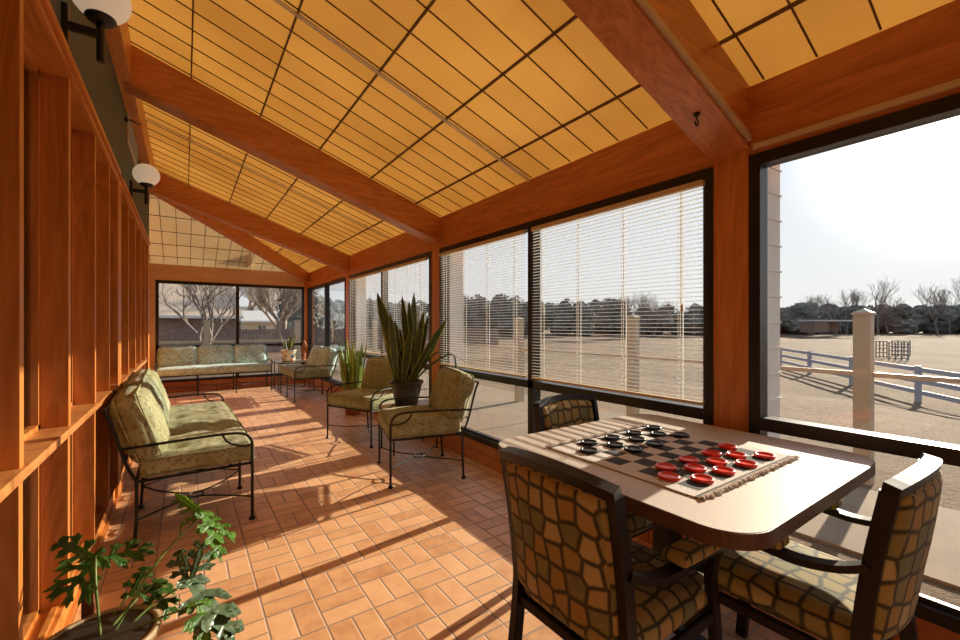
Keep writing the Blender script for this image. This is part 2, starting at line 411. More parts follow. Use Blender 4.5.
# ------------------------------------------------------------------ camera model (metres)
H = 1.29; FP = 425.; TH = math.atan(295/425.); cs, sn = math.cos(TH), math.sin(TH)
def ray(px, py):
    a = (px-480)/FP; return Vector((sn+cs*a, cs-sn*a, (325-py)/FP))
def atD(px, py, D): return Vector((0,0,H)) + ray(px,py)*D       # D = distance along the viewing axis
cam = bpy.data.cameras.new('camera'); co = bpy.data.objects.new('camera', cam); C.objects.link(co)
co.location = (0,0,H); co.rotation_euler = (R(90),0,-TH); cam.sensor_width = 36; cam.lens = FP/960*36; cam.shift_y = 5/960.
cam.clip_start = .05; cam.clip_end = 500
S.camera = co

XL, XW, YF, YB = -.40, 2.256, 10.0, -2.1
KS, Z0 = .345, 2.46
def zc(x): return Z0+KS*(XW-x)
POST = [(.95,1.12),(4.0,4.19),(7.07,7.26)]

# ------------------------------------------------------------------ shell
struct('floor', MB().box((-.44,YB,-.12),(XW+.12,YF+.12,0)).box((-1.0,7.2,-.12),(-.44,YF+.12,0)), M_tile)
# low tiled curb
struct('wall_right', MB().box((XW,YB,-.1),(XW+.14,YF+.14,.20)), M_brick)
struct('wall_far', MB().box((-.80,YF,-.1),(XW,YF+.14,.20)), M_brick)
struct('wall_back', MB().box((-.9,YB-.12,0),(XW+.14,YB,3.6)), M_wall)
# left wall: grey band above glazed timber screen
struct('wall_left', MB().box((XL-.12,YB,2.385),(XL,7.30,3.50)), M_wall)
struct('wall_left_far', MB().box((-.80,7.2,0),(-.72,YF+.14,3.5)).box((-.8,7.2,0),(XL-.12,7.26,3.5)), WZ)
# inner room behind the screen
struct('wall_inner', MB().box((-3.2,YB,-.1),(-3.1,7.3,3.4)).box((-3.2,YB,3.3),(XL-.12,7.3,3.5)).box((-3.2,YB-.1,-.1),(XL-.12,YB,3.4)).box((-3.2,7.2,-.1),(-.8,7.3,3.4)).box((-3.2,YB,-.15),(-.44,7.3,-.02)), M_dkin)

# ceiling panels: main slope and far hip slope
vs = [(XW+.35,YB,zc(XW+.35)),(XW+.35,YF+.35,zc(XW+.35)),(XL-.1,YF+.05-(XW-XL)-.1,zc(XL-.1)),(XL-.1,YB,zc(XL-.1))]
struct('ceiling', MB().add([*vs,*[(x,y,z+.012) for x,y,z in vs]],[(0,1,2,3),(7,6,5,4),(0,4,5,1),(1,5,6,2),(2,6,7,3),(3,7,4,0)]), M_panel)
YH = YF+.05
def zf(y): return Z0+KS*(YH-y)
hx = XL-.1; hy = YH-(XW-hx)
vs = [(XW+.35,YH+.35,zf(YH+.35)),(-1.1,YH+.35,zf(YH+.35)),(-1.1,hy,zf(hy)),(hx,hy,zf(hy))]
struct('ceiling_far', MB().add([*vs,*[(x,y,z+.012) for x,y,z in vs]],[(0,1,2,3),(7,6,5,4),(0,4,5,1),(1,5,6,2),(2,6,7,3),(3,7,4,0)]), M_panel2)
# dark grid bars of the panels
g = MB()
for k in range(-1,5):
    x = .04+.4825*k; z = zc(x)-.006
    if x > XL: g.box((x-.0045,YB,z-.008),(x+.0045,YH-(XW-x),z+.008))
y = 1.30-.206*16
while y < 9.8:
    x0 = max(XL, XW-(YH-y)); 
    g.add([(x0,y-.0035,zc(x0)-.006),(x0,y+.0035,zc(x0)-.006),(x0,y+.0035,zc(x0)),(x0,y-.0035,zc(x0)),(XW,y-.0035,zc(XW)-.006),(XW,y+.0035,zc(XW)-.006),(XW,y+.0035,zc(XW)),(XW,y-.0035,zc(XW))],
          [(0,1,2,3),(7,6,5,4),(0,4,5,1),(1,5,6,2),(2,6,7,3),(3,7,4,0)])
    y += .206
M_grid = simple('grid_bar', (.14,.07,.028), .6)
struct('trim_1', g, M_grid)
g = MB()
for k in range(-3,13):
    x = -.12+.205*k
    y1 = YH-.02; y0 = max(hy, YH-(XW-x)) if x > XL else hy
    if x < -.95: continue
    g.add([(x-.004,y0,zf(y0)-.008),(x+.004,y0,zf(y0)-.008),(x+.004,y0,zf(y0)),(x-.004,y0,zf(y0)),(x-.004,y1,zf(y1)-.008),(x+.004,y1,zf(y1)-.008),(x+.004,y1,zf(y1)),(x-.004,y1,zf(y1))],
          [(0,1,2,3),(7,6,5,4),(0,4,5,1),(1,5,6,2),(2,6,7,3),(3,7,4,0)])
for y in (9.76,9.31,8.88,8.42,7.95,7.5):
    x1 = XW-(YH-y); z = zf(y)-.004; g.box((-1.0,y-.004,z-.005),(x1,y+.004,z+.004))
struct('trim_2', g, simple('grid_bar_far', (.12,.085,.045), .7))

# rafters
def slopebox(x0,x1,y0,y1,zb,zt):
    """zb(x), zt(x) linear"""
    v = [(x0,y0,zb(x0)),(x0,y1,zb(x0)),(x0,y1,zt(x0)),(x0,y0,zt(x0)),(x1,y0,zb(x1)),(x1,y1,zb(x1)),(x1,y1,zt(x1)),(x1,y0,zt(x1))]
    return MB().add(v,[(0,1,2,3),(7,6,5,4),(0,4,5,1),(1,5,6,2),(2,6,7,3),(3,7,4,0)])
def zb(x): return 2.18+.335*(XW-x)
for i,(a,b) in enumerate(POST):
    struct('trim_%d'%(3+i), slopebox(XL,XW+.06,a,b+(.02 if i == 0 else 0),(lambda x: zb(x)-.03) if i == 0 else zb,lambda x: zc(x)-.012), BX)
# hip rafter
d = Vector((-1,-1,0)).normalized(); n = Vector((1,-1,0)).normalized()*.065
p0 = Vector((XW+.02,YH-.03,0)); p1 = Vector((XL,YH-(XW-XL)-.03,0)); v = []
for p in (p0,p1):
    zz = zc(p.x)
    for s_ in (-1,1):
        for dz in (-.24,-.012): v.append((p.x+n.x*s_,p.y+n.y*s_,zz+dz))
struct('trim_6', MB().add(v,[(0,1,3,2),(4,5,7,6),(0,1,5,4),(2,3,7,6),(0,2,6,4),(1,3,7,5)]), BX)
# ledger at the left wall
struct('trim_7', MB().box((XL,YB,3.06),(XL+.08,7.3,zc(XL+.08)-.012)), WY)
struct('trim_19', MB().box((-.72,7.26,3.0),(XL+.0,7.42,3.44)), WX)
# headers over the side windows and over the far windows
for i,(a,b) in enumerate([(YB,.95),(1.12,4.0),(4.19,7.07),(7.26,YF)]):
    struct('trim_%d'%(8+i), MB().box((XW,a,2.11),(XW+.09,b,zc(XW)-.012)), BY)
struct('trim_12', MB().box((-.72,YF,2.135),(XW,YF+.09,2.44)), FARW)
# posts
for i,(a,b) in enumerate(POST):
    struct('trim_%d'%(13+i), MB().box((XW-.006,a,.0),(XW+.10,b,2.18)), WZ)
struct('trim_16', MB().box((XW-.08,YF-.03,0),(XW+.10,YF+.10,2.3)), WZ)
struct('trim_17', MB().box((-.62,YF-.02,0),(-.47,YF+.06,2.14)), FARW)
struct('trim_18', MB().box((-.72,YF-.01,0),(-.62,YF+.05,2.14)).box((-.47,YF-.01,.2),(-.455,YF+.04,2.13)), M_cream)

# ------------------------------------------------------------------ right-hand windows
def side_window(name, y0, y1, ym):
    f = MB(); xa, xb = XW-.012, XW+.07; w = .05
    f.box((xa,y0,2.055),(xb,y1,2.11)).box((xa,y0,.20),(xb,y1,.25))
    for y in (y0,y1-w): f.box((xa,y,.25),(xb,y+w,2.055))
    for m_ in ym: f.box((xa,m_-.03,.25),(xb,m_+.03,2.055))
    f.box((xa,y0+w,.79),(xb,y1-w,.85)).box((XW+.02,y0+w,.25),(XW+.04,y1-w,.27))
    o = struct(name, f, M_bronze)
    ys = [y0+w]+[q for m_ in ym for q in (m_-.03,m_+.03)]+[y1-w]
    for a,b in zip(ys[::2],ys[1::2]):
        for z0,z1 in ((.25,.79),(.85,2.055)):
            MB().box((XW+.036,a,z0),(XW+.040,b,z1)).build('glass_pane', M_glass, o)
    return o
side_window('window_1', YB+.02, .95, [-.65])
side_window('window_2', 1.12, 4.0, [2.535])
side_window('window_3', 4.19, 7.07, [5.63])
side_window('window_4', 7.26, YF-.03, [8.55])
f = MB(); ya, yb = YF-.012, YF+.07
f.box((-.455,ya,2.08),(XW-.08,yb,2.135)).box((-.455,ya,.20),(XW-.08,yb,.25)).box((-.455,ya,.84),(XW-.08,yb,.90))
for x in (-.455,XW-.13): f.box((x,ya,.25),(x+.05,yb,2.08))
f.box((.855,ya,.25),(.915,yb,2.08))
o = struct('window_5', f, M_bronze)
for a,b in ((-.405,.855),(.915,XW-.13)):
    for z0,z1 in ((.25,.84),(.90,2.08)): MB().box((a,YF+.036,z0),(b,YF+.040,z1)).build('glass_pane', M_glass, o)

# exterior siding piers behind the posts
for i,(a,b) in enumerate(POST):
    g = MB().box((XW+.10,a-.03,-.1),(XW+.27,b+.03,2.35))
    for k in range(18): g.box((XW+.09,a-.036,k*.13),(XW+.276,b+.036,k*.13+.008))
    struct('trim_%d'%(20+i), g, M_siding)

# cream wire moulding on the header and nearest beam
g = MB().box((XW-.014,YB,2.135),(XW+.0,.93,2.16))
g2 = slopebox(XL,XW-.02,.932,.95,lambda x: zb(x)-.01,lambda x: zb(x)+.015)
struct('trim_23', g, M_cream); struct('trim_24', g2, M_cream)
struct('trim_25', slopebox(XL,XW-.02,7.262,7.28,lambda x: zb(x)+.0,lambda x: zb(x)+.03), M_cream)  # cream strip standing in for the sunlit lower edge of this rafter
struct('trim_26', slopebox(XL+.09,XW,2.55,2.575,lambda x: zc(x)-.022,lambda x: zc(x)-.008), M_slat)
struct('trim_27', slopebox(XL+.09,XW,5.32,5.335,lambda x: zc(x)-.02,lambda x: zc(x)-.008), M_slat)
struct('trim_28', MB().box((1.02,9.3,zf(9.3)-.03),(1.06,9.98,zf(9.98)-.01)), M_white)

# ------------------------------------------------------------------ left timber screen (window bays)
def screen(name, y0, y1, fins):
    f = MB()
    # trim board, bead and head soffit
    f.box((XL-.12,y0,2.32),(XL+.004,y1,2.385)).box((XL,y0,2.372),(XL+.020,y1,2.40)).box((XL,y0,2.325),(XL+.010,y1,2.34))
    f.box((XL-.12,y0,-.02),(XL-.012,y1,.12)).box((XL-.05,y0,.12),(XL-.030,y1,.13)).box((XL-.05,y0,-.02),(XL+.004,y1,.045))
    o = struct(name, f, WY)
    MB().box((XL-.12,y0,.835),(XL+.012,y1,.867)).build('window_ledge', LY, o)
    for y in fins:
        MB().box((XL-.10,y-.02,.867),(XL,y+.02,2.32)).build('mullion', WZ, o)
        MB().box((XL-.10,y-.02,.12),(XL-.002,y+.02,.835)).build('mullion', WZ, o)
    st = MB()
    ys = [y0]+[q for y in fins for q in (y-.02,y+.02)]+[y1]
    for a,b in zip(ys[::2],ys[1::2]):
        for z0,z1 in ((.12,.835),(.867,2.32)):
            st.box((XL-.115,a,z0),(XL-.085,a+.022,z1)).box((XL-.115,b-.022,z0),(XL-.085,b,z1)).box((XL-.115,a,z0),(XL-.085,b,z0+.02)).box((XL-.115,a,z1-.02),(XL-.085,b,z1))
            MB().box((XL-.110,a+.02,z0+.015),(XL-.106,b-.02,z1-.015)).build('glass_pane', M_glass, o)
    st.build('glazing_stop', WZ, o)
    return o
screen('window_6', YB, .95, [-1.4,-.75,-.1,.5])
screen('window_7', 1.13, 4.0, [1.82,2.46,3.09,3.62])
screen('window_8', 4.19, 7.07, [4.75,5.38,6.0,6.6])
for i,(a,b) in enumerate(POST): struct('trim_%d'%(29+i), MB().box((XL-.12,a,0),(XL+.004,b,2.38)).box((XL+.004,a,2.372),(XL+.020,b,2.38)), WZ)

# ------------------------------------------------------------------ blinds
def blind(y0, y1, label):
    zt, zbm = 2.05, .868
    o = thing('window_blind', label, 'blind', (XW-.03,(y0+y1)/2,zbm), 0, 'venetian blinds on the side windows')
    h = (y1-y0)/2-.012; L = zt-zbm
    MB().bbox((0,0,L-.016),(.016,h,.015),bev=.003).build('headrail', M_cream, o)
    s_ = MB(); n = int((L-.05)/.0235)
    for k in range(n):
        z = L-.045-k*.0235
        v = []
        for yy in (-h+.004,h-.004):
            for x_,dz in ((-.0125,-.0018),(0,.0012),(.0125,-.0006)):
                v.append((x_,yy,z+dz)); v.append((x_,yy,z+dz-.0006))
        s_.add(v,[(0,2,8,6),(2,4,10,8),(1,7,9,3),(3,9,11,5),(0,6,7,1),(4,5,11,10),(0,1,3,2),(2,3,5,4),(6,8,9,7),(8,10,11,9)])
    s_.build('slats', M_slat, o, recalc=False)
    MB().bbox((0,0,.010),(.014,h,.008),bev=.003).build('bottom_rail', M_cream, o)
    m_ = 4 if h > .6 else 3
    for k in range(m_):
        yy = -h+.12+(2*h-.24)*k/(m_-1)
        MB().box((-.0145,yy-.0025,.01),(-.0135,yy+.0025,L-.02)).box((.0135,yy-.0025,.01),(.0145,yy+.0025,L-.02)).box((-.0145,yy+.012,.01),(-.0135,yy+.0145,L-.02)).build('ladder_cord', M_slat, o)
    return o
blind(1.145,2.505,'wide white venetian blind over the window beside the checkers table')
blind(2.565,3.97,'white venetian blind on the narrower-looking pane behind the single cushioned armchair')
blind(4.25,5.595,'white venetian blind behind the tall snake plant, second bay from the table')
blind(5.665,7.01,'white venetian blind at the far side of the tall snake plant, furthest of the blinds')
o = thing('blind_pull', 'clear blind wand with white tassel hanging over the slats near the wood post', 'blind cord', (XW-.05,1.265,2.0), 0)
MB().tube([(0,0,0),(0,0,-.60)],.0018,6).build('cord', M_slat, o); MB().lathe([(.002,-.64),(.007,-.635),(.006,-.61),(.002,-.595)],10).build('tassel', simple('tan_tassel',(.55,.36,.2),.6), o)

# ------------------------------------------------------------------ sconces, vent, hooks
def sconce(y, label):
    o = thing('wall_sconce', label, 'wall lamp', (XL,y,2.49), 0, 'globe sconces on the grey wall')
    MB().bbox((.010,0,-.01),(.010,.022,.085),bev=.004).build('wall_plate', M_blk, o)
    MB().bbox((.062,0,-.005),(.062,.012,.016),bev=.003).tube([(.115,0,-.115),(.115,0,.05)],.014,12).build('arm', M_blk, o)
    MB().lathe([(.0,.045),(.036,.045),(.052,.058),(.048,.072),(0,.072)],24,Matrix.Translation((.115,0,0))).build('globe_cup', M_blk, o, smooth=True)
    pr = [(.003,.055)]+[(.100*math.sin(t),.150-.095*math.cos(t)) for t in [R(a) for a in range(24,180,12)]]+[(.003,.245)]
    MB().lathe(pr,32,Matrix.Translation((.115,0,0))).build('globe_shade', M_globe, o, smooth=True)
    return o
sconce(2.33,'black wall sconce with opal globe, the near one cut by the top edge')
sconce(4.85,'black wall sconce with opal globe further down the grey wall, below the vent')
o = thing('wall_vent', 'pale louvred vent grille high on the grey wall under the ledger', 'vent', (XL,5.0,2.93), 0)
MB().box((0,-.42,-.10),(.012,.42,.14)).build('grille_frame', M_cream, o)
g = MB()
for k in range(9): g.box((.012,-.38,-.075+k*.022),(.018,.38,-.067+k*.022))
g.build('louvres', M_fence, o)
o = MB().tube(smoothpath([(0,0,0),(.05,0,.0),(.08,.03,-.01),(.10,.05,.01)]),.006,8).lathe([(.0,-.02),(.02,-.02),(.02,.02),(0,.02)],12,Matrix.Rotation(R(90),4,'Y')).build('wall_hook', M_blk); o.location = (XL,4.45,2.95)
tag(o,'small black hook sticking out of the grey wall beside the vent','hook')
o = MB().tube(smoothpath([(0,0,0),(0,0,-.02),(0.012,0,-.035),(.006,0,-.052),(-.012,0,-.05),(-.016,0,-.038)]),.0035,8).lathe([(0,-.006),(.014,-.006),(.014,.002),(0,.002)],14).build('ceiling_hook', M_blk)
o.location = (1.93,1.035,zb(1.93)-.031); tag(o,'small black screw hook under the nearest sloping beam','hook')

# ------------------------------------------------------------------ cushions
def cushion_mb(hx_, hy_, hz, r=.03, puff=.02, tufts=(), n=(14,14,4), M=None, rnd_amp=.004, seed=0):
    mb = MB(); cell = {}; vs = []; fs = []; par = []; ax = []
    nx, ny, nz = n
    def P(u,v,w):
        key = (round(u,5),round(v,5),round(w,5))
        if key in cell: return cell[key]
        h = (hx_,hy_,hz); q = Vector((u*hx_,v*hy_,w*hz)); inn = Vector([max(-(h[i]-r),min(h[i]-r,q[i])) for i in range(3)])
        dd = q-inn; p = inn+(dd.normalized()*r if dd.length > 1e-9 else dd)
        e = (1-u*u)*(1-v*v)
        p.z += w*puff*math.sqrt(max(0,e))
        if w > 0:
            for (tx,ty,dep,rad) in tufts: p.z -= dep*math.exp(-(((p.x-tx)**2+(p.y-ty)**2)/rad**2))
        nn = noise.noise_vector(Vector((p.x*6+seed,p.y*6,p.z*6)))*rnd_amp; p += nn
        # sides bulge
        p.x += (u if abs(u) > .999 else 0)*puff*.4*(1-v*v)*(1-w*w); p.y += (v if abs(v) > .999 else 0)*puff*.4*(1-u*u)*(1-w*w)
        cell[key] = len(vs); vs.append(p); par.append((u*hx_,v*hy_,w*hz)); return cell[key]
    def lin(k): 
        out = [-1+2*i/k for i in range(k+1)]; return out
    def dens(k,h):
        out = lin(k); e = min(.3,r/h); out = sorted(set([-1,-1+e*.3,-1+e,1-e,1-e*.3,1]+[o_ for o_ in out if abs(o_) < 1-e])); return out
    U, V, W = dens(nx,hx_), dens(ny,hy_), dens(nz,hz)
    for w in (-1,1):
        for i in range(len(U)-1):
            for j in range(len(V)-1):
                q = (P(U[i],V[j],w),P(U[i+1],V[j],w),P(U[i+1],V[j+1],w),P(U[i],V[j+1],w)); fs.append(q if w > 0 else q[::-1]); ax.append((2,w))
    for u in (-1,1):
        for i in range(len(V)-1):
            for j in range(len(W)-1):
                q = (P(u,V[i],W[j]),P(u,V[i+1],W[j]),P(u,V[i+1],W[j+1]),P(u,V[i],W[j+1])); fs.append(q if u > 0 else q[::-1]); ax.append((0,u))
    for v in (-1,1):
        for i in range(len(U)-1):
            for j in range(len(W)-1):
                q = (P(U[i],v,W[j]),P(U[i+1],v,W[j]),P(U[i+1],v,W[j+1]),P(U[i],v,W[j+1])); fs.append(q if v < 0 else q[::-1]); ax.append((1,v))
    mb.add(vs,fs,M); mb.uvs = []
    for q,(a,sg) in zip(fs,ax):
        d_ = {}
        for i in q:
            x_,y_,z_ = par[i]
            if a == 2: uvp = (x_+seed*.37,y_) if sg > 0 else (x_+seed*.37,2*hy_+2*hz-y_)
            elif a == 0: uvp = (x_+sg*(hz-z_)+seed*.37,y_)
            else: uvp = (x_+seed*.37,y_+sg*(hz-z_))
            d_[i] = uvp
        mb.uvs.append(d_)
    return mb
def piping_mb(hx_, hy_, hz, r, M=None, rr=.005):
    mb = MB()
    for w in (-1,1):
        pts = [(x,y,w*(hz-r*.35)) for x,y in roundrect(-hx_-.001,-hy_-.001,hx_+.001,hy_+.001,r*1.1,4)]
        mb.tube(pts,rr,6,closed=True,M=M)
    return mb

# ------------------------------------------------------------------ wrought iron seating; faces local +X
def iron_seat(name, label, cat, n, w, loc, ang, seatm, backms, group=None, tuft=True, seed=0):
    o = thing(name, label, cat, loc, R(ang), group)
    Wd = n*w; y0 = -Wd/2; xf, xr = .30, -.30; zfm = .375
    # legs with little feet
    for k in range(n+1):
        y = y0+k*w
        end = k in (0,n)
        top = .50 if end else zfm
        MB().tube([(xf,y,0),(xf,y,top)],.0095,8).lathe([(0,0),(.020,0),(.020,.008),(.012,.022),(0,.022)],12,Matrix.Translation((xf,y,0))).build('leg', M_iron, o)
        MB().tube(smoothpath([(xr-.01,y,0),(xr,y,.2),(xr,y,zfm)],5),.0095,8).lathe([(0,0),(.020,0),(.020,.008),(.012,.022),(0,.022)],12,Matrix.Translation((xr-.01,y,0))).build('leg', M_iron, o)
    # seat frame
    fr = MB().tube([(xf,y0,zfm),(xf,-y0,zfm)],.009,8).tube([(xr,y0,zfm),(xr,-y0,zfm)],.009,8)
    for k in range(n+1): fr.tube([(xr,y0+k*w,zfm),(xf,y0+k*w,zfm)],.009,8)
    for k in range(1,8*n): fr.box((xr,y0+k*Wd/(8*n)-.006,zfm-.002),(xf,y0+k*Wd/(8*n)+.006,zfm+.002))
    fr.build('seat_frame', M_iron, o)
    # back frame
    bk = MB(); zt = .80
    def bx_(z): return xr-.02-(z-zfm)*.26
    for k in range(n+1):
        y = y0+k*w
        bk.tube(smoothpath([(xr,y,zfm),(bx_(.5),y,.5),(bx_(.7),y,.7),(bx_(zt)-.01,y,zt)],4),.009,8)
    bk.tube([(bx_(zt)-.01,y0,zt),(bx_(zt)-.01,-y0,zt)],.009,8).tube([(bx_(.5),y0,.5),(bx_(.5),-y0,.5)],.007,8)
    for k in range(n):
        for q in (.28,.5,.72):
            y = y0+(k+q)*w; bk.tube([(bx_(.5),y,.5),(bx_(zt)-.01,y,zt)],.005,6)
    bk.build('back_frame', M_iron, o)
    # arms
    for s_ in (-1,1):
        y = s_*(Wd/2); yo = y+s_*.012
        MB().tube(smoothpath([(bx_(.58),y,.575),(-.15,yo,.585),(.05,yo,.59),(.18,yo,.588),(.25,yo,.575),(.288,yo,.54),(.30,y,.50)],6),.0085,8)\
            .tube(smoothpath([(.13,yo,.585),(.15,yo,.545),(.19,yo,.515),(.25,yo,.498),(.30,y,.50)],5),.006,8).build('arm_rail', M_iron, o)
    # curved stretchers meeting in a ring
    for k in range(n):
        ya, yb_ = y0+k*w, y0+(k+1)*w; yc = (ya+yb_)/2; st = MB()
        for ye, yi in ((ya,yc-.045),(yb_,yc+.045)):
            st.tube(smoothpath([(xf,ye,.15),(.18,ye+(yi-ye)*.55,.135),(0,yi,.13),(-.18,ye+(yi-ye)*.55,.135),(xr,ye,.15)],6),.0055,6)
        st.tube([(.045*math.cos(R(a)),yc+.05*math.sin(R(a)),.13) for a in range(0,360,20)],.005,6,closed=True)
        st.build('stretcher', M_iron, o)
    # seat cushion
    hz = .060; T = Matrix.Translation((0.012,0,zfm+.012+hz))
    tf = []
    if tuft:
        for k in range(n):
            for a in (-.14,.14):
                for b in (-.28,.28): tf.append((a*.9,y0+(k+.5)*w+b*w,.032,.055))
        for k in range(1,n):
            for q in range(9): tf.append((-.28+q*.07,y0+k*w,.020,.03))
    sc = cushion_mb(.302,Wd/2+.003,hz,.034,.028,tf,(16,int(18*n),4),T,rnd_amp=.009,seed=seed).build('seat_cushion', seatm, o, smooth=True)
    piping_mb(.302,Wd/2+.003,hz,.034,T).build('piping', seatm, sc, smooth=True)
    for k in range(n):
        bmz = .078; th = R(18)
        Tb = Matrix.Translation((-.292,y0+(k+.5)*w,.665)) @ Matrix.Rotation(-th,4,'Y') @ Matrix.Rotation(R(90),4,'Y')
        # local: x -> down, y -> width, z -> forward
        bm_ = backms[k % len(backms)]
        tt = [(a,b,.02,.05) for a in (-.09,.09) for b in (-.13,.13)] if tuft else []
        bc = cushion_mb(.215,w/2-.004,bmz,.062,.038,tt,(12,14,5),Tb,rnd_amp=.010,seed=seed+k*3+1).build('back_cushion', bm_, o, smooth=True)
        piping_mb(.215,w/2-.004,bmz,.062,Tb).build('piping', bm_, bc, smooth=True)
    return o
iron_seat('patio_sofa','three seat iron sofa with sage leaf cushions by the left timber wall','sofa',3,.645,(.048,4.15,0),1.2,M_sage,[M_sage,M_sageg,M_sage],seed=2)
iron_seat('patio_sofa','three seat iron sofa with mint leaf patterned cushions under the far window','sofa',3,.61,(.50,9.60,0),-90,M_mint,[M_mint],tuft=False,seed=5)
iron_seat('patio_loveseat','two seat iron loveseat with mint back cushions in the far right corner','loveseat',2,.625,(1.80,8.20,0),180,M_sageg,[M_mint,M_mint],tuft=False,seed=8)
fd = Vector((math.cos(R(166)),math.sin(R(166)))); fc = Vector((1.416,3.487))-fd*.3
iron_seat('patio_armchair','sage cushioned iron armchair just beyond the checkers table','armchair',1,.66,(fc.x,fc.y,0),166,M_sage,[M_sage],'sage iron armchairs by the window',seed=11,tuft=False)
fd = Vector((math.cos(R(203)),math.sin(R(203)))); fc = Vector((1.47,4.64))-fd*.3
iron_seat('patio_armchair','sage cushioned iron armchair on the far side of the tall snake plant','armchair',1,.70,(fc.x,fc.y,0),203,M_sage,[M_sage],'sage iron armchairs by the window',seed=14,tuft=False)

# ------------------------------------------------------------------ side tables
o = thing('side_table','low pale topped side table holding the tall snake plant','side table',(1.93,4.08,0))
MB().prism(roundrect(-.27,-.19,.27,.19,.02,3),.445,.468).build('table_top', M_lam, o)
for sx in (-1,1):
    for sy in (-1,1): MB().tube([(sx*.24,sy*.16,0),(sx*.24,sy*.16,.445)],.009,8).build('leg', M_iron, o)
MB().tube([(-.24,-.16,.42),(.24,-.16,.42),(.24,.16,.42),(-.24,.16,.42)],.007,6,closed=True).build('table_frame', M_iron, o)
o = thing('corner_table','iron corner table with glass top between the far sofa and the loveseat','side table',(1.80,9.33,0))
MB().prism(roundrect(-.32,-.28,.32,.28,.03,3),.545,.56).build('table_top', simple('frosted_glass_top',(.55,.55,.45),.15), o)
for sx in (-1,1):
    for sy in (-1,1): MB().tube([(sx*.29,sy*.25,0),(sx*.29,sy*.25,.545)],.010,8).build('leg', M_iron, o)
MB().tube([(-.29,-.25,.53),(.29,-.25,.53),(.29,.25,.53),(-.29,.25,.53)],.009,6,closed=True).tube([(-.29,-.25,.2),(.29,.25,.2)],.006,6).tube([(-.29,.25,.2),(.29,-.25,.2)],.006,6).build('table_frame', M_iron, o)

# ------------------------------------------------------------------ snake plants
def snake_leaf(mb, base, h, w, az, lean, curve=0., twist=0., n=10):
    """sword leaf, thick centre; az direction of lean"""
    dv = Vector((math.cos(az),math.sin(az),0)); sd = Vector((-dv.y,dv.x,0)); vs = []
    for i in range(n+1):
        t = i/n; p = Vector(base)+Vector((0,0,h*t*math.cos(lean*t)))+dv*h*(math.sin(lean)*t+curve*t*t)
        wd = w*(.55+.9*t-.0*t)*(1-max(0,(t-.55)/.45)**2.0) if t > 0 else w*.5
        wd = max(wd,.0012); a = twist*t; wv = sd*math.cos(a)+dv*math.sin(a); nv = dv*math.cos(a)-sd*math.sin(a)
        for (q,dd) in ((-1,0),(-.72,.0035),(0,.009),(.72,.0035),(1,0)): vs.append(p+wv*wd*q*.5-nv*dd*min(1,wd/w*1.2))
        for (q,dd) in ((.72,-.001),(0,.004),(-.72,-.001)): vs.append(p+wv*wd*q*.5-nv*dd*min(1,wd/w))
    b = len(mb.v); 
    for p in vs: mb.v.append(p)
    for i in range(n):
        for k in range(8):
            mb.f.append((b+i*8+k,b+i*8+(k+1)%8,b+(i+1)*8+(k+1)%8,b+(i+1)*8+k)); mb.m.append(1 if k in (0,3,4,7) else 0)
def pot_mb(r0, r1, h, rim=.012, M=None):
    return MB().lathe([(.001,0),(r0,0),(r0+(r1-r0)*.5,h*.5),(r1-.004,h-rim*2.2),(r1+rim*.6,h-rim*2),(r1+rim*.6,h),(r1-rim,h),(r1-rim*1.4,h*.86),(.001,h*.85)],36,M)
def leaf_from(mb, base, tip, w, bend=0., mi=(0,1), ang=None):
    base, tip = Vector(base), Vector(tip); ax = tip-base; L = ax.length; hor = Vector((ax.x,ax.y,0))
    az = math.atan2(hor.y,hor.x) if hor.length > 1e-4 else 0
    dv = Vector((math.cos(az),math.sin(az),0)); sd = Vector((-dv.y,dv.x,0)); n = 12; vs = []
    a = rnd.uniform(-.9,.9)
    if ang is not None:      # broad face turned roughly into the room
        az0 = math.atan2(-.5,.85)+ang; dv = Vector((-math.sin(az0),math.cos(az0),0)); sd = Vector((math.cos(az0),math.sin(az0),0)); a = 0
    for i in range(n+1):
        t = i/n; p = base+ax*t+Vector((0,0,bend*math.sin(math.pi*t)))
        wd = w*min(1,.5+1.1*t)*(max(0,1-max(0,(t-.4)/.6)**3.6)); wd = max(wd,.001)
        wv = sd*math.cos(a)+dv*math.sin(a); nv = wv.cross(ax.normalized())
        for q,dd in ((-1,0),(-.74,.004),(0,.010),(.74,.004),(1,0),(.74,-.0005),(0,.005),(-.74,-.0005)): vs.append(p+wv*wd*q*.5-nv*dd*min(1,wd/w))
    b = len(mb.v)
    for p in vs: mb.v.append(p)
    for i in range(n):
        for k in range(8): mb.f.append((b+i*8+k,b+i*8+(k+1)%8,b+(i+1)*8+(k+1)%8,b+(i+1)*8+k)); mb.m.append(1 if k in (0,3,4,7) else 0)
px0 = Vector((1.875,4.03,.468))
o = thing('potted_snake_plant','tall dark snake plant in a brown bowl pot between the two armchairs','potted plant',tuple(px0))
pot_mb(.11,.165,.25).build('plant_pot', M_potb, o, smooth=True)
MB().lathe([(.001,.2),(.15,.205),(.001,.215)],24).build('soil', M_soil, o)
lv = MB(); D0 = 4.4; face_ang = None or 0.
tips = [(377,294,.085),(383,310,.085),(390,314,.06),(402,297,.055),(409,302,.05),(414,294,.06),(424,312,.055),(447,320,.065),(428,318,.05),(400,330,.06),(395,322,.06),(411,330,.055),(418,335,.05),(387,330,.05),(440,338,.035),(405,345,.05),(421,350,.05)]
for i,(tx,ty,w) in enumerate(tips):
    tp = atD(tx,ty,D0+rnd.uniform(-.12,.12))-px0
    a = rnd.uniform(0,6.28); bs = Vector((.07*math.cos(a)+tp.x*.12,.07*math.sin(a)+tp.y*.12,.20))
    leaf_from(lv, bs, tp+Vector((0,0,.02)), w*1.5, ang=face_ang+rnd.uniform(-.5,.5))
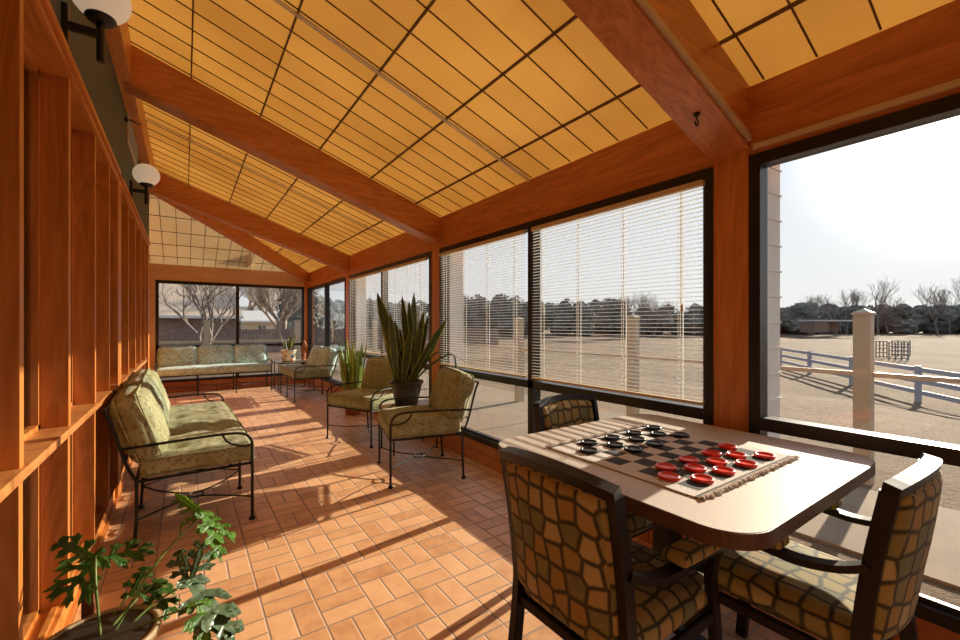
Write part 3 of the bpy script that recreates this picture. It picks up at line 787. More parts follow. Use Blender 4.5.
for tx,ty,mx,my in ((457,372,452,354),(465,361,440,352)):
    b0 = Vector((.03,-.03,.20)); m1 = atD(mx,my,4.2)-px0; t1 = atD(tx,ty,4.1)-px0
    lv.ribbon(smoothpath([b0,(b0+m1)/2+Vector((0,0,.05)),m1,t1],5),(0,1,.2),[.012,.013,.014,.015,.016]+[.016]*9+[.012,.004],.002,mi=0)
lv.build('leaves', [M_snake,M_snakey], o, smooth=True)

o = thing('potted_snake_plant','bushy light green snake plant in a terracotta pot standing behind the second armchair','potted plant',(2.0,6.1,0))
pot_mb(.10,.15,.26).build('plant_pot', M_terra, o, smooth=True); MB().lathe([(.001,.22),(.13,.222),(.001,.23)],20).build('soil', M_soil, o)
lv = MB()
for i in range(46):
    a = rnd.uniform(0,6.28); rr = rnd.uniform(.02,.12); ln = rnd.uniform(.0,.12)
    leaf_from(lv,(rr*math.cos(a),rr*math.sin(a),.21),((rr+ln)*math.cos(a),(rr+ln)*math.sin(a),rnd.uniform(.66,1.14)),.05)
lv.build('leaves', [M_snake2,M_snakey], o, smooth=True)
o = thing('potted_snake_plant','small spiky plant in a colourful patterned ceramic pot on the corner table','potted plant',(1.74,9.36,.56))
pot_mb(.12,.15,.22,.008).build('plant_pot', M_tala, o, smooth=True); MB().lathe([(.001,.185),(.135,.187),(.001,.195)],20).build('soil', M_soil, o)
lv = MB()
for i in range(16):
    a = rnd.uniform(0,6.28); rr = rnd.uniform(.02,.09); ln = rnd.uniform(.02,.14)
    leaf_from(lv,(rr*math.cos(a),rr*math.sin(a),.18),((rr+ln)*math.cos(a),(rr+ln)*math.sin(a),rnd.uniform(.38,.62)),.03)
lv.build('leaves', [M_snake,M_snakey], o, smooth=True)
o = MB().tube(smoothpath([(0,0,0),(.02,0,.12),(-.02,.01,.22),(.03,0,.32),(.01,0,.42)],5),[.035,.035,.034,.033,.03,.03,.03,.028,.028,.027,.026,.026,.026,.028,.03,.032,.03,.028,.022,.015,.008],10).tube(smoothpath([(.0,0,.2),(.06,0,.24),(.07,0,.32)]),.012,8).build('carved_ornament', M_rust, smooth=True)
o.location = (2.03,9.42,.56); tag(o,'rust coloured carved ornament standing behind the patterned pot on the corner table','ornament')

# ------------------------------------------------------------------ philodendron at lower left
pc = Vector((-.213,1.725,0))
o = thing('potted_philodendron','split leaf philodendron in a tan pot on the floor in the left foreground','potted plant',tuple(pc))
pot_mb(.105,.145,.34,.010).build('plant_pot', M_potc, o, smooth=True)
MB().lathe([(.001,.289),(.127,.291),(.09,.299),(.001,.304)],28).build('soil', M_soil, o, smooth=True)
MB().lathe([(.126,.285),(.1275,.285),(.1335,.336),(.1315,.336)],36).build('pot_inner_wall', M_potb, o, smooth=True)  # thin dark sleeve covering the tan inside wall
stp = atD(88,594,1.40)-pc
MB().bbox((stp.x,stp.y,stp.z-.11),(.016,.008,.15),bev=.002).build('wooden_stake', wood('stake',2,(.13,.03,.012),(.22,.06,.02),.6,2), o)
def lobed(mb, base, tip, width, up, droop=0., nl=6, seed=0, curl=.15):
    """one deeply lobed blade: thick ribbons fanned from the midrib"""
    rr = random.Random(seed); base, tip = Vector(base), Vector(tip); ax = (tip-base); L = ax.length; ax.normalize()
    up = Vector(up); up = (up-ax*up.dot(ax)).normalized(); sd = ax.cross(up).normalized()
    def mid(t): return base+ax*L*t-Vector((0,0,droop*t*t))
    # central blade
    def strip(p0, p1, w0, bendv, k=7, tooth=True):
        vs = []; d_ = (p1-p0); wv = d_.normalized().cross(up).normalized()
        for i in range(k+1):
            t = i/k; p = p0+d_*t+bendv*t*t; w = w0*(.62+1.3*t-1.25*t*t)*(1-max(0,(t-.72)/.28)**1.6*.97)
            if tooth and i in (k-3,): w *= 1.35
            vs += [p-wv*w+up*.12*w, p-up*.05*w, p+wv*w+up*.12*w]
        vs2 = [v_-up*.0012 for v_ in vs]; b = len(mb.v); nV = len(vs)
        mb.v += vs+vs2
        for i in range(k):
            for q in (0,1):
                a_,b_,c_,e_ = i*3+q,i*3+q+1,(i+1)*3+q+1,(i+1)*3+q
                mb.f.append((b+a_,b+b_,b+c_,b+e_)); mb.f.append((b+nV+e_,b+nV+c_,b+nV+b_,b+nV+a_)); mb.m += [0,0]
            for q,s_ in ((0,1),(2,-1)):
                mb.f.append((b+i*3+q,b+(i+1)*3+q,b+nV+(i+1)*3+q,b+nV+i*3+q)); mb.m.append(0)
    strip(base, mid(1.0), L*.085, Vector((0,0,-droop)), 9)
    for i in range(nl):
        t = .02+.80*i/(nl-1)
        prof = math.sin(math.pi*(.22+.68*t))
        for s_ in (-1,1):
            l = width*.5*prof*rr.uniform(.8,1.15); an = R(82-50*t+rr.uniform(-8,8))
            dirv = ax*math.cos(an)+sd*s_*math.sin(an)
            p0 = mid(t); p1 = p0+dirv*l
            bv = Vector((0,0,-curl*l))+up*rr.uniform(-.22,.22)*l; lw_ = L*.074*rr.uniform(.85,1.2)
            strip(p0, p1, lw_, bv, 7)
            q0 = p0+(p1-p0)*.45+bv*.2
            for q_ in ((1,.5),(-1,.38)):
                a2 = an-R(38)*q_[0]; d2 = ax*math.cos(a2)+sd*s_*math.sin(a2); strip(q0, q0+d2*l*q_[1], lw_*.6, bv*.3, 5, False)
lf = [ # base px, tip px, D base, D tip, width, up
 ((98,556),(66,594),1.38,1.31,.17,(.1,-.5,.8),.0), ((96,560),(148,546),1.40,1.52,.15,(-.1,-.4,.9),.01), ((94,558),(58,541),1.4,1.42,.12,(-.1,-.6,.8),.0),
 ((152,585),(170,612),1.50,1.46,.13,(.2,-.5,.8),.01), ((140,594),(168,582),1.45,1.55,.11,(0,-.5,.8),0),((130,596),(146,566),1.5,1.60,.10,(0,-.6,.7),0),
 ((190,580),(236,632),1.52,1.36,.19,(.35,-.65,.6),.02), ((190,583),(203,542),1.52,1.62,.12,(.2,-.8,.5),.0), ((187,582),(178,549),1.52,1.60,.09,(.1,-.8,.5),0),
 ((203,513),(222,552),1.62,1.52,.12,(.5,-.5,.7),.02), ((200,512),(174,502),1.62,1.70,.07,(0,-.3,.95),-.02), ((202,514),(236,533),1.62,1.62,.09,(.3,-.3,.9),.02),((200,510),(180,524),1.62,1.6,.05,(0,-.3,.95),.01),
 ((198,602),(210,645),1.42,1.34,.13,(.3,-.6,.6),.02)]
for i,(b,t,Db,Dt,w,up,dr) in enumerate(lf):
    mb = MB(); lobed(mb, atD(*b,Db)-pc, atD(*t,Dt)-pc, w*1.06, up, dr, 4, seed=i+3); mb.build('leaf', M_philo2 if i in (6,7,8) else (M_philo3 if i >= 9 else M_philo), o, smooth=True, recalc=False)
root = Vector((-.01,.0,.296))
for (b,Db,mid_) in (((96,556),1.38,.10),((152,585),1.50,.03),((190,580),1.52,.02),((203,513),1.62,.06),((206,602),1.42,.03),((128,596),1.5,.03),((94,562),1.40,.12)):
    t = atD(*b,Db)-pc; m1 = root.lerp(t,.5)+Vector((0,0,mid_*.6))
    MB().tube(smoothpath([root+Vector((rnd.uniform(-.03,.03),rnd.uniform(-.03,.03),0)),m1,t],8),.0035,8).build('leaf_stem', M_stem, o, smooth=True)
MB().tube(smoothpath([(-.07,-.05,.25),(-.12,-.09,.30),(-.18,-.17,.24),(-.19,-.24,.14)],6),.006,8).build('dry_stem', simple('dry_stem',(.30,.16,.07),.7), o, smooth=True)

# ------------------------------------------------------------------ dining table
TX0, TX1, TY0, TY1 = 1.08, 2.20, .455, 1.505
o = thing('game_table','square pedestal table with beige laminate top and dark brown edge by the window','table',(1.63,1.0,0))
def rr_(e): return roundrect(TX0-1.63+e,TY0-1.0+e,TX1-1.63-e,TY1-1.0-e,.125-e,10)
MB().prism(rr_(.004),.742,.780).build('tabletop', M_lam, o)
g = MB(); a, b = rr_(0), rr_(.0035); n_ = len(a)
for z0,z1 in ((.737,.7785),): g.add([(x,y,z0) for x,y in a]+[(x,y,z1) for x,y in a]+[(x,y,z1+.001) for x,y in b]+[(x,y,z0-.001) for x,y in b],
    [(k,(k+1)%n_,n_+(k+1)%n_,n_+k) for k in range(n_)]+[(n_+k,n_+(k+1)%n_,2*n_+(k+1)%n_,2*n_+k) for k in range(n_)]+[(k+3*n_,(k+1)%n_+3*n_,(k+1)%n_,k) for k in range(n_)])
g.build('edge_band', simple('edge_band',(.095,.038,.020),.55), o)
MB().box((-.36,-.34,.728),(.34,.34,.742)).build('under_board', simple('underboard',(.14,.06,.03),.7), o)
MB().bbox((0,0,.385),(.042,.042,.325),bev=.008).bbox((0,0,.715),(.18,.18,.012)).build('pedestal', M_brownmetal, o)
for k in range(4):
    Mx = Matrix.Rotation(R(90*k),4,'Z')
    MB().ribbon(smoothpath([(.0,0,.075),(.15,0,.065),(.27,0,.03),(.31,0,.012)],4),(0,1,0),.028,.012,M=Mx).build('foot', M_brownmetal, o)

# ------------------------------------------------------------------ dining chairs; face local +X
def dining_chair(label, loc, ang, first=None):
    if first is not None:
        r = first.copy(); C.objects.link(r); r.location = loc; r.rotation_euler = (0,0,R(ang)); r['label'] = label
        for ch in list(first.children):
            c = ch.copy(); C.objects.link(c); c.parent = r
            for g_ in ch.children:
                e = g_.copy(); C.objects.link(e); e.parent = c
        return r
    o = thing('dining_chair', label, 'chair', loc, R(ang), 'cobble patterned chairs at the checkers table')
    hw = .212
    def rear(y): return smoothpath([(-.275,y,0),(-.245,y,.22),(-.222,y,.42),(-.226,y,.52),(-.246,y,.68),(-.278,y,.862)],4)
    for s_ in (-1,1):
        MB().ribbon(rear(s_*hw),(0,1,0),.013,.020).build('rear_leg', M_brownmetal, o)
        MB().ribbon(smoothpath([(.262,s_*hw,0),(.245,s_*hw,.2),(.222,s_*hw,.38),(.205,s_*hw,.50),(.208,s_*(hw+.008),.56),(.222,s_*(hw+.016),.592)],4),(0,1,0),.013,.019).build('front_leg', M_brownmetal, o)
        ar = MB().ribbon(smoothpath([(-.240,s_*hw,.655),(-.18,s_*(hw+.010),.628),(-.10,s_*(hw+.020),.612),(-.02,s_*(hw+.026),.614),(.08,s_*(hw+.028),.620),(.17,s_*(hw+.024),.612),(.240,s_*(hw+.018),.588)],4),(0,1,0),.021,.010).build('armrest', M_brownmetal, o)
        Tm = Matrix.Translation((.070,s_*(hw+.024),.642)) @ Matrix.Rotation(R(2),4,'Y')
        cushion_mb(.125,.036,.016,.012,.006,(),(8,6,3),Tm,rnd_amp=.001).build('arm_pad', M_stone, ar, smooth=True)
    MB().bbox((.0,hw,.372),(.225,.010,.018)).bbox((.0,-hw,.372),(.225,.010,.018)).bbox((-.222,0,.372),(.012,hw,.018)).bbox((.215,0,.372),(.012,hw,.018)).build('seat_rail', M_brownmetal, o)
    T = Matrix.Translation((.018,0,.428))
    st = cushion_mb(.245,.203,.042,.03,.020,(),(12,12,4),T,rnd_amp=.002).build('seat', M_stone, o, smooth=True)
    # bowed upholstered back
    bk = cushion_mb(.200,.196,.026,.018,.012,(),(14,16,3),None,rnd_amp=.0015)
    out = []
    for p in bk.v:
        zz = .652-p.x; yy = p.y; bow = -.030*(1-(yy/.235)**2)
        lean = -.222-(max(0,zz-.46))*.12-(max(0,zz-.6))*.05
        zz2 = zz+(.020*(1-(yy/.22)**2) if zz > .655 else .0)*min(1,(zz-.655)/.2 if zz > .655 else 0)
        if zz < .655: zz2 = zz-.020*(1-(yy/.22)**2)*min(1,(.655-zz)/.2)
        out.append(Vector((lean+bow+p.z+.006,yy*.985,zz2)))
    bk.v = out; bk.build('backrest', M_stone, o, smooth=True)
    pts = []
    for k in range(13):
        yy = -hw-.010+(2*hw+.020)*k/12; q = 1-(yy/(hw+.01))**2; pts.append((-.280-.030*q,yy,.868+.022*q))
    MB().ribbon(pts,(-.25,0,1),.015,.019).build('top_rail', M_brownmetal, o)
    return o
chA = dining_chair('cobble patterned armchair with its back to the camera at the near table side',(1.155,.895,0),1)
chC = dining_chair('cobble patterned armchair at the right end of the table, seen side on',(1.695,.572,0),90,chA)
chB = dining_chair('cobble patterned armchair at the far end of the table, striped by blind shadows',(1.725,1.372,0),-90,chA)

# ------------------------------------------------------------------ board mat and checkers
mx_, my_ = 1.580, .970
o = thing('checkers_mat','woven black and beige checkerboard mat with fringed ends on the table','mat',(mx_,my_,.780))
g = MB()
nx_, ny_ = 24, 24; vs = []; hxm, hym = .345, .318
for j in range(ny_+1):
    for i in range(nx_+1):
        x = -hxm+2*hxm*i/nx_; y = -hym+2*hym*j/ny_
        e = noise.noise(Vector((x*8,y*8,1)))*.0010; w_ = .004*noise.noise(Vector((x*5,y*5,4)))*(1 if i in (0,nx_) or j in (0,ny_) else 0)
        vs.append((x+w_,y+w_,.0045+e))
nv = len(vs); vs += [(x,y,.0004) for x,y,z in vs]; fs = []
for j in range(ny_):
    for i in range(nx_):
        a = j*(nx_+1)+i; q = (a,a+1,a+nx_+2,a+nx_+1); fs.append(q); fs.append(tuple(nv+k for k in reversed(q)))
per = [i for i in range(nx_+1)]+[j*(nx_+1)+nx_ for j in range(1,ny_+1)]+[ny_*(nx_+1)+i for i in range(nx_-1,-1,-1)]+[j*(nx_+1) for j in range(ny_-1,0,-1)]
for a,b in zip(per,per[1:]+per[:1]): fs.append((a,b,nv+b,nv+a))
g.add(vs,fs).build('woven_board', M_mat, o)
fr = MB()
for s_ in (-1,1):
    for k in range(110):
        x = -hxm+2*hxm*(k+.5)/110; y = s_*hym; l = rnd.uniform(.008,.020)*(1 if s_ < 0 else .7)
        fr.tube([(x,y-s_*.006,.005),(x+rnd.uniform(-.003,.003),y+s_*l*.5,.006+rnd.uniform(0,.004)),(x+rnd.uniform(-.006,.006),y+s_*l,.0022)],[.0028,.0030,.0022],5)
f_ = fr.build('fringe', M_fringe, o, smooth=True); f_['kind'] = 'stuff'
def checker_mesh(m):
    return MB().lathe([(.0005,0),(.032,0),(.0345,.0015),(.035,.004),(.035,.008),(.0335,.0105),(.030,.011),(.0275,.0095),(.0265,.006),(.020,.005),(.0005,.005)],32)
red = [((1.388,.855),'at the left end of the third row from the fringe'),((1.533,.852),'second from the left in the third row from the fringe'),((1.687,.846),'third from the left in the third row from the fringe'),((1.830,.854),'farthest right in the third row from the fringe'),
 ((1.310,.796),'nearest the chair with its back to us in the middle row'),((1.462,.790),'second from the left in the middle red row'),((1.599,.785),'third from the left in the middle red row'),((1.741,.781),'on the window side end of the middle red row'),
 ((1.379,.722),'closest to the camera corner beside the fringe'),((1.518,.721),'second along the row beside the fringe'),((1.661,.711),'third along the row beside the fringe'),((1.823,.715),'at the far right corner of the mat')]
blk = [((1.413,1.221),'at the far left corner of the mat'),((1.561,1.216),'second from the left in the farthest row'),((1.710,1.209),'third from the left in the farthest row'),((1.878,1.220),'nearest the window in the farthest row'),
 ((1.323,1.143),'at the near left corner, just below another'),((1.474,1.133),'second from the left in the middle black row'),((1.626,1.136),'third from the left in the middle black row'),((1.784,1.135),'fourth from the left in the middle black row'),
 ((1.481,1.054),'left one of the black row facing the red checkers'),((1.624,1.051),'middle one of the black row facing the red checkers'),((1.853,1.065),'apart at the window edge, facing the red checkers')]
for col, lst, mm in (('red',red,M_red),('black',blk,M_chblk)):
    proto = None
    for (x,y),ds in lst:
        if proto is None: proto = q = checker_mesh(0).build(col+'_checker', mm, smooth=True)
        else: q = proto.copy(); C.objects.link(q)
        q.location = (x,y,.7857); tag(q, '%s ring shaped checker %s'%(col,ds), 'checker', col+' checkers on the mat')

# ------------------------------------------------------------------ outdoors
def gz(x,y):
    r = max(x-5.6, (y-14)*.55, 0)
    z = -.12-.88*min(1,r/11.)
    if y > 14 and x < 12: z = max(z,-.12-.3*min(1,(y-14)/15))
    rr2 = math.hypot(x,y)
    if rr2 > 35: z += (min(rr2,90)-35)/55*.75
    return z
xs = [-60,-40,-25,-12,-5,-1,1,2.4]+[2.4+.35*k for k in range(1,50)]+[21,24,28,33,40,50,65,80,100,130]
ys = [-60,-40,-25,-15,-8,-4,-2]+[-1+.7*k for k in range(60)]+[43,48,55,65,80,100,130]
vs = [(x,y,gz(x,y)+(0 if x < 5.6 and y < 14 else .03*noise.noise(Vector((x*.8,y*.8,0))))) for y in ys for x in xs]; nX = len(xs)
struct('ground', MB().add(vs,[(j*nX+i,j*nX+i+1,(j+1)*nX+i+1,(j+1)*nX+i) for j in range(len(ys)-1) for i in range(nX-1)]), M_ground, recalc=False, smooth=True)
g = MB().box((3.38,-5,-.16),(4.75,1.95,-.10)).box((3.15,1.965,-.16),(5.6,4.6,-.10)).box((3.15,4.615,-.16),(5.6,7.3,-.10)).box((3.15,7.315,-.16),(5.6,11.9,-.10))
struct('ground_path', g, M_conc)
# grass tufts
g = MB(); rg = random.Random(3)
for k in range(2600):
    y = rg.uniform(-1.2,7.5); x = 2.55+abs(rg.gauss(0,.28))
    if x > 3.15: continue
    for q in range(2):
        a = rg.uniform(0,6.28); h = rg.uniform(.02,.075)*(1.6 if rg.random() < .06 else 1); dx,dy = math.cos(a)*h*.5, math.sin(a)*h*.5; w = .003
        b = len(g.v); g.v += [Vector((x-w,y,-.125)),Vector((x+w,y+w,-.125)),Vector((x+dx,y+dy,-.12+h))]; g.f.append((b,b+1,b+2)); g.m.append(0)
o = g.build('dry_grass', M_grass, recalc=False); tag(o,'dry yellow green grass tufts in the strip between window and concrete','grass',kind='stuff')
o = MB().lathe([(.0005,-.10),(.17,-.10),(.17,-.094),(.15,-.090),(.02,-.088),(.0005,-.088)],32).tube([(.16*math.cos(R(a)),.16*math.sin(R(a)),-.089) for a in range(0,360,15)],.008,6,closed=True).build('utility_cover', M_pipe)
o.location = (2.86,.88,-.01); tag(o,'round grey utility cover in the ground outside the near window','cover')

# garden fence of tan posts
o = thing('garden_fence','tan fence of capped posts with one flat rail just outside the windows','fence',(5.0,1.18,-.12))
fy = [-1.22+2.39*k for k in range(7)]
for y in fy:
    p = MB().box((-.06,y-.06-1.18,0),(.06,y+.06-1.18,1.50)).build('fence_post', M_postv, o)
    MB().box((-.072,y-.072-1.18,1.50),(.072,y+.072-1.18,1.52)).add([(-.068,y-.068-1.18,1.52),(.068,y-.068-1.18,1.52),(.068,y+.068-1.18,1.52),(-.068,y+.068-1.18,1.52),(0,y-1.18,1.56)],[(0,1,4),(1,2,4),(2,3,4),(3,0,4)]).build('post_cap', M_postv, p)
for a,b in zip(fy,fy[1:]): MB().box((-.02,a+.06-1.18,.95),(.02,b-.06-1.18,.99)).build('rail', M_postv, o)
o = thing('garden_fence','tan fence of capped posts beyond the far window','fence',(.51,14.3,-.12))
fx = [-4.3,-1.9,0,2.4]
for x in fx:
    p = MB().box((x-.075,-.075,0),(x+.075,.075,1.54)).build('fence_post', M_postv, o)
    MB().box((x-.09,-.09,1.54),(x+.09,.09,1.56)).build('post_cap', M_postv, p)
for a,b in zip(fx,fx[1:]): MB().box((a+.075,-.02,.90),(b-.075,.02,.97)).build('rail', M_postv, o)
# white pasture fence
o = thing('pasture_fence','long white three rail pasture fence crossing the dry field','fence',(17.9,2.95,-1.0))
dv = Vector((3.0,2.28,0)); P = [dv*k for k in range(-4,7)]
for p in P: MB().box((p.x-.07,p.y-.07,-.15),(p.x+.07,p.y+.07,1.08)).build('fence_post', M_fence, o)
for a,b in zip(P,P[1:]):
    for z in (.30,.63,.97): MB().ribbon([a+Vector((0,0,z)),b+Vector((0,0,z))],(0,0,1),.065,.018).build('rail', M_fence, o)
# corral panels
o = thing('corral_panels','dark tubular livestock pen panels standing in the field right of the post','pen',tuple(atD(893,361,27)))
c0 = Vector(o.location)
def loc_(px,py,D): return atD(px,py,D)-c0
for (xa,xb,D) in ((876,887,29),(889,908,27),(892,910,30)):
    a = loc_(xa,361,D); b = loc_(xb,361,D); g = MB()
    for q in range(4):
        p = a.lerp(b,q/3); g.tube([(p.x,p.y,0),(p.x,p.y,1.2)],.035,6)
    for z in (.15,.42,.68,.92,1.16): g.tube([(a.x,a.y,z),(b.x,b.y,z)],.025,6)
    g.build('pen_panel', M_pipe, o)
# open lean-to
p = atD(826,332,62); o = thing('field_shelter','long open sided field shelter with pale roof near the tree line','shelter',tuple(p))
u = Vector((cs,-sn,0)); w_ = Vector((sn,cs,0)); Mb = Matrix((( u.x,w_.x,0,0),(u.y,w_.y,0,0),(0,0,1,0),(0,0,0,1)))
MB().box((-2.9,-1.5,1.55),(2.9,1.5,1.75),Mb).build('roof', M_rooft, o); MB().box((-2.8,1.2,0),(2.8,1.4,1.55),Mb).box((-2.8,-1.4,0),(-.9,1.2,1.5),Mb).build('wall', M_dkwall, o)
for x in (-.8,.9,2.75): MB().box((x-.06,-1.4,0),(x+.06,-1.28,1.55),Mb).build('shelter_post', M_wfence, o)

# far houses
def house(label, c, hw, hd, zw, zr, mats, px_win=None, ry=0):
    o = thing('house' if zr > 3.5 else 'garden_shed', label, 'house' if zr > 3.5 else 'shed', c, ry)
    w_ = MB().box((-hw,-hd,0),(hw,hd,zw)).build('wall', mats[0], o)
    e = .3
    MB().add([(-hw-e,-hd-e,zw-.05),(hw+e,-hd-e,zw-.05),(hw+e,hd+e,zw-.05),(-hw-e,hd+e,zw-.05),(-hw-e+.1,0,zr),(hw+e-.1,0,zr)],[(0,1,5,4),(2,3,4,5),(1,2,5),(3,0,4),(0,3,2,1)]).build('roof', mats[1], o)
    MB().box((-hw-e,-hd-e-.06,zw-.12),(hw+e,-hd-e,zw+.04)).build('fascia', M_white, o)
    for x in (px_win or []):
        f_ = MB().box((x-.35,-hd-.04,zw*.42),(x+.35,-hd,zw*.88)).build('window_frame', M_white, w_)
        MB().box((x-.28,-hd-.06,zw*.46),(x-.03,-hd-.03,zw*.84)).box((x+.03,-hd-.06,zw*.46),(x+.28,-hd-.03,zw*.84)).build('pane', M_barkd, w_)
    return o
p = atD(176,325,27); house('large house with broad tan shingle roof seen through the far left window',(p.x,p.y,-.45),2.9,3.2,2.25,4.6,(M_dkwall,M_roof),ry=R(4))
p = atD(222,325,44); house('low house with greyish tan roof behind the wooden fence',(p.x,p.y,-.45),2.3,2.6,2.3,3.7,(M_dkwall,simple('grey_shingles',(.28,.24,.20),.9)),ry=R(-6))
p = atD(258,325,36); house('small cream garden shed with pale roof behind the wooden fence',(p.x,p.y,-.45),1.15,1.1,2.05,2.95,(M_shed,M_rooft),[0.1],ry=R(3))
# dark wooden yard fence
o = thing('privacy_fence','weathered dark board fence across the yard behind the far window','fence',(0,29,-.42))
g = MB()
x = -13
while x < 22:
    h = 1.46+rg.uniform(-.03,.03); g.box((x,-.02,0),(x+.13,.0,h)); x += .145
g.build('fence_boards', M_wfence, o); MB().box((-13,0,.4),(22,.06,.5)).box((-13,0,1.2),(22,.06,1.3)).build('fence_rail', M_wfence, o)

# bare trees
def bare_tree(label, base, h, spread, mat, seed, depth=6, r0=None, group=None, forks=1):
    rr = random.Random(seed); mb = MB()
    def grow(p, d, l, r, k):
        n = 3; pts = [p]; q = p.copy(); dd = d.copy()
        for i in range(n):
            dd = (dd+Vector((rr.uniform(-.16,.16),rr.uniform(-.16,.16),rr.uniform(-.04,.12)))).normalized(); q = q+dd*l/n; pts.append(q.copy())
        mb.tube(pts,[r,r*.88,r*.78,r*.66],5 if k > 3 else 3,cap=False)
        if k == 0: return
        m_ = 3 if rr.random() < .5 else 2
        if k >= depth-1: m_ = 3
        for i in range(m_):
            a = rr.uniform(0,6.28); s_ = spread*rr.uniform(.5,1.15)
            nd = (dd+Vector((math.cos(a)*s_,math.sin(a)*s_,rr.uniform(-.05,.35)))).normalized()
            grow(q if rr.random() < .7 else pts[2], nd, l*rr.uniform(.66,.84), r*rr.uniform(.52,.66), k-1)
    r = (r0 or h*.018)*1.3
    for i in range(forks):
        a = i*2.4; grow(Vector((0,0,-.3)), Vector((.25*math.cos(a),.25*math.sin(a),1)).normalized() if forks > 1 else Vector((0,0,1)), h*.27, r, depth)
    o = mb.build('bare_tree', mat, recalc=False, smooth=True); o.location = base; return tag(o, label, 'tree', group)
def onground(px, D):
    p = atD(px,325,D); return (p.x,p.y,gz(p.x,p.y))
bare_tree('dark bare spreading tree standing behind the tan post outside the far window',onground(206,20),5.3,.75,M_barkd,4,7,.105,forks=2)
bare_tree('pale trunked bare tree right of the small cream shed',onground(281,30),6.0,.6,M_bark,12,7,.18,forks=2)
bare_tree('bushy tan bare tree left of the small cream shed, across the fence',onground(240,40),8.0,.6,M_twig,21,7,.14,forks=2)
bare_tree('twiggy tan tree above the cream shed roof',onground(264,51),8.5,.65,M_twig,33,7,.15,forks=3)
bare_tree('tall twiggy tree at the right edge of the far window',onground(292,60),9.0,.6,M_twig,35,7,.15,forks=3)
for i,(px,h) in enumerate([(800,4.6),(810,5.6),(824,6.4),(836,6.6),(846,7.4),(858,7.4),(878,7.6),(888,5.8),(926,6.6),(938,7.6),(950,8.4),(966,9.0)]):
    bare_tree('bare leafless tree rising above the dark distant tree line right of the wood post',onground(px,70+i%3*4),h*1.3,.6,M_barkd,50+i,6,.15,group='bare trees on the skyline')
bare_tree('large leafy looking tree on the skyline behind the wide blind',onground(634,62),7.2,.75,M_barkd,71,7,.16,forks=3)
bare_tree('thin bare tree right of the big skyline tree behind the wide blind',onground(655,66),6.3,.6,M_barkd,73,7,.12,forks=2)

# evergreen tree line
def bush(name, label, base, w, h, mat, seed, group):
    rr = random.Random(seed); mb = MB()
    import bmesh
    bm = bmesh.new(); bmesh.ops.create_icosphere(bm, subdivisions=3, radius=1.); sv = [v.co.copy() for v in bm.verts]; sf = [tuple(v.index for v in f.verts) for f in bm.faces]; bm.free()
    for k in range(7):
        t = k/6; cx = rr.uniform(-.30,.30)*w*(1-t*.5); cy = rr.uniform(-.25,.25)*w; cz = h*(.25+.52*t); s_ = w*(.36-.14*t)*rr.uniform(.8,1.15)
        off = Vector((rr.uniform(0,50),0,0)); vs = []
        for v in sv:
            d_ = 1+.32*noise.noise(v*2.3+off)+.18*noise.noise(v*6+off); vs.append(Vector((cx+v.x*s_*d_,cy+v.y*s_*d_,cz+v.z*min(s_,h*.28)*d_)))
        mb.add(vs,sf)
    for k in range(500):
        a = rr.uniform(0,6.28); t = rr.random(); z = h*(.12+.86*t); rad = w*.5*math.sqrt(max(.02,1-abs(2*t-.9)**2.2))*rr.uniform(.8,1.08); p = Vector((rad*math.cos(a),rad*math.sin(a),z)); b = len(mb.v); q = .16*rr.uniform(.6,1.6)
        for _ in range(4): mb.v.append(p+Vector((rr.uniform(-q,q),rr.uniform(-q,q),rr.uniform(-q,q))))
        mb.f += [(b,b+1,b+2),(b,b+2,b+3),(b,b+1,b+3),(b+1,b+2,b+3)]; mb.m += [0]*4
    mb.tube([(0,0,-.3),(0,0,h*.4)],w*.03,6)
    o = mb.build(name, mat, recalc=False); o.location = base; return tag(o, label, 'tree', group)
rt = random.Random(5)
px = 436
while px < 1010:
    D = rt.uniform(70,84)
    if 440 < px < 540: top = 300+5*math.sin(px*.17)
    elif px < 620: top = 303+rt.uniform(-2,4)
    elif px < 715: top = 311+rt.uniform(-4,5)
    else: top = 307+rt.uniform(-3,5)
    b = onground(px,D); h = H+(325-top)/FP*D-b[2]+.7; w = rt.uniform(4.2,6.0)
    grp = ('dark evergreen in the far tree line seen through the slatted blinds','evergreens seen through the blinds') if px < 735 else ('dark evergreen in the far tree line right of the wood post','evergreens seen in the clear window')
    bush('evergreen_tree', grp[0], b, w, h, M_ever if rt.random() < .6 else M_ever2, int(px), grp[1]); px += rt.uniform(11,15)
for i,(px,D,h,w) in enumerate([(295,44,5.5,3.5),(303,40,5.0,3.0),(311,48,5.5,4.),(320,52,5.5,4.),(329,56,5.5,4.),(338,60,5.5,4.5),(352,64,6,5),(368,66,6,5),(385,68,6,5),(402,70,6,5),(420,72,6,5)]):
    bush('evergreen_tree','dark evergreen beyond the unshaded windows near the far right corner' if px < 345 else 'dark evergreen seen behind the snake plant through the blinds',onground(px,D),w,h,M_ever,200+i,'evergreens beyond the corner' if px < 345 else 'evergreens behind the snake plant')

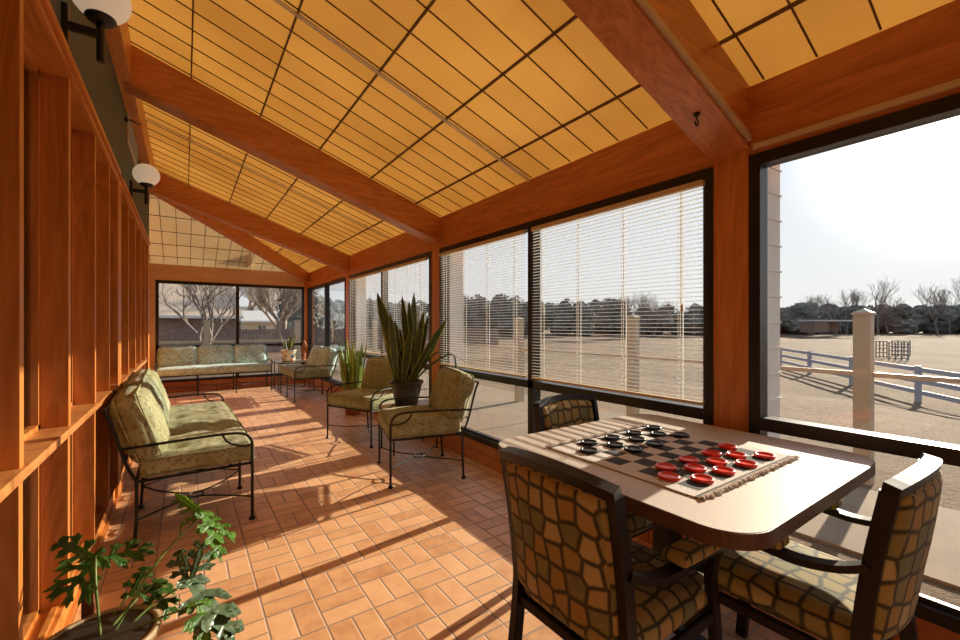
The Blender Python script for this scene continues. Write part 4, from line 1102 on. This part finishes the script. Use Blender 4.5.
# ------------------------------------------------------------------ light
sd = Vector((1.488,.184,.487)).normalized(); el = math.asin(sd.z); az = math.atan2(sd.x,sd.y)
sun = bpy.data.lights.new('sun','SUN'); so = bpy.data.objects.new('sun',sun); C.objects.link(so)
so.rotation_euler = sd.to_track_quat('Z','Y').to_euler(); sun.energy = 12.; sun.angle = R(.55); sun.color = (1.,.86,.66)
W = bpy.data.worlds.new('sky'); S.world = W; W.use_nodes = True; nt = W.node_tree; nt.nodes.clear()
# hazy winter sky: gradient by elevation, brighter towards the sun's side, thin cloud
gen = nt.nodes.new('ShaderNodeTexCoord').outputs['Generated']; sp = N(nt,'SeparateXYZ',inp={0:gen})
zen = ramp(nt,sp.outputs[2],[(0.,(.93,.90,.86)),(.12,(.86,.88,.90)),(.35,(.66,.75,.88)),(.8,(.42,.55,.80))])
dt = N(nt,'VectorMath',operation='DOT_PRODUCT',inp={0:gen,1:tuple(sd)}).outputs['Value']
dpos = M_(nt,'MAXIMUM',dt,0.)
glow = M_(nt,'ADD',M_(nt,'MULTIPLY',M_(nt,'POWER',dpos,4.),.28),M_(nt,'MULTIPLY',M_(nt,'POWER',dpos,180.),6.))
cl = N(nt,'TexNoise',inp={'Vector':N(nt,'Mapping',inp={0:gen,3:(1,1,4)}).outputs[0],'Scale':2.5,'Detail':5.}).outputs[0]
base = mixc(nt,M_(nt,'MULTIPLY',M_(nt,'SUBTRACT',cl,.35),.7),zen,(.92,.92,.93))
gc = N(nt,'VectorMath',operation='SCALE',inp={0:(1.,.95,.86),'Scale':glow}).outputs[0]
tot = N(nt,'VectorMath',operation='ADD',inp={0:base,1:gc}).outputs[0]
bg = nt.nodes.new('ShaderNodeBackground'); wo = nt.nodes.new('ShaderNodeOutputWorld'); nt.links.new(tot,bg.inputs[0]); nt.links.new(bg.outputs[0],wo.inputs[0]); bg.inputs[1].default_value = 1.0
S.view_settings.view_transform = 'Standard'; S.view_settings.look = 'None'; S.view_settings.gamma = 1; S.view_settings.use_curve_mapping = False
S.view_settings.exposure = .46
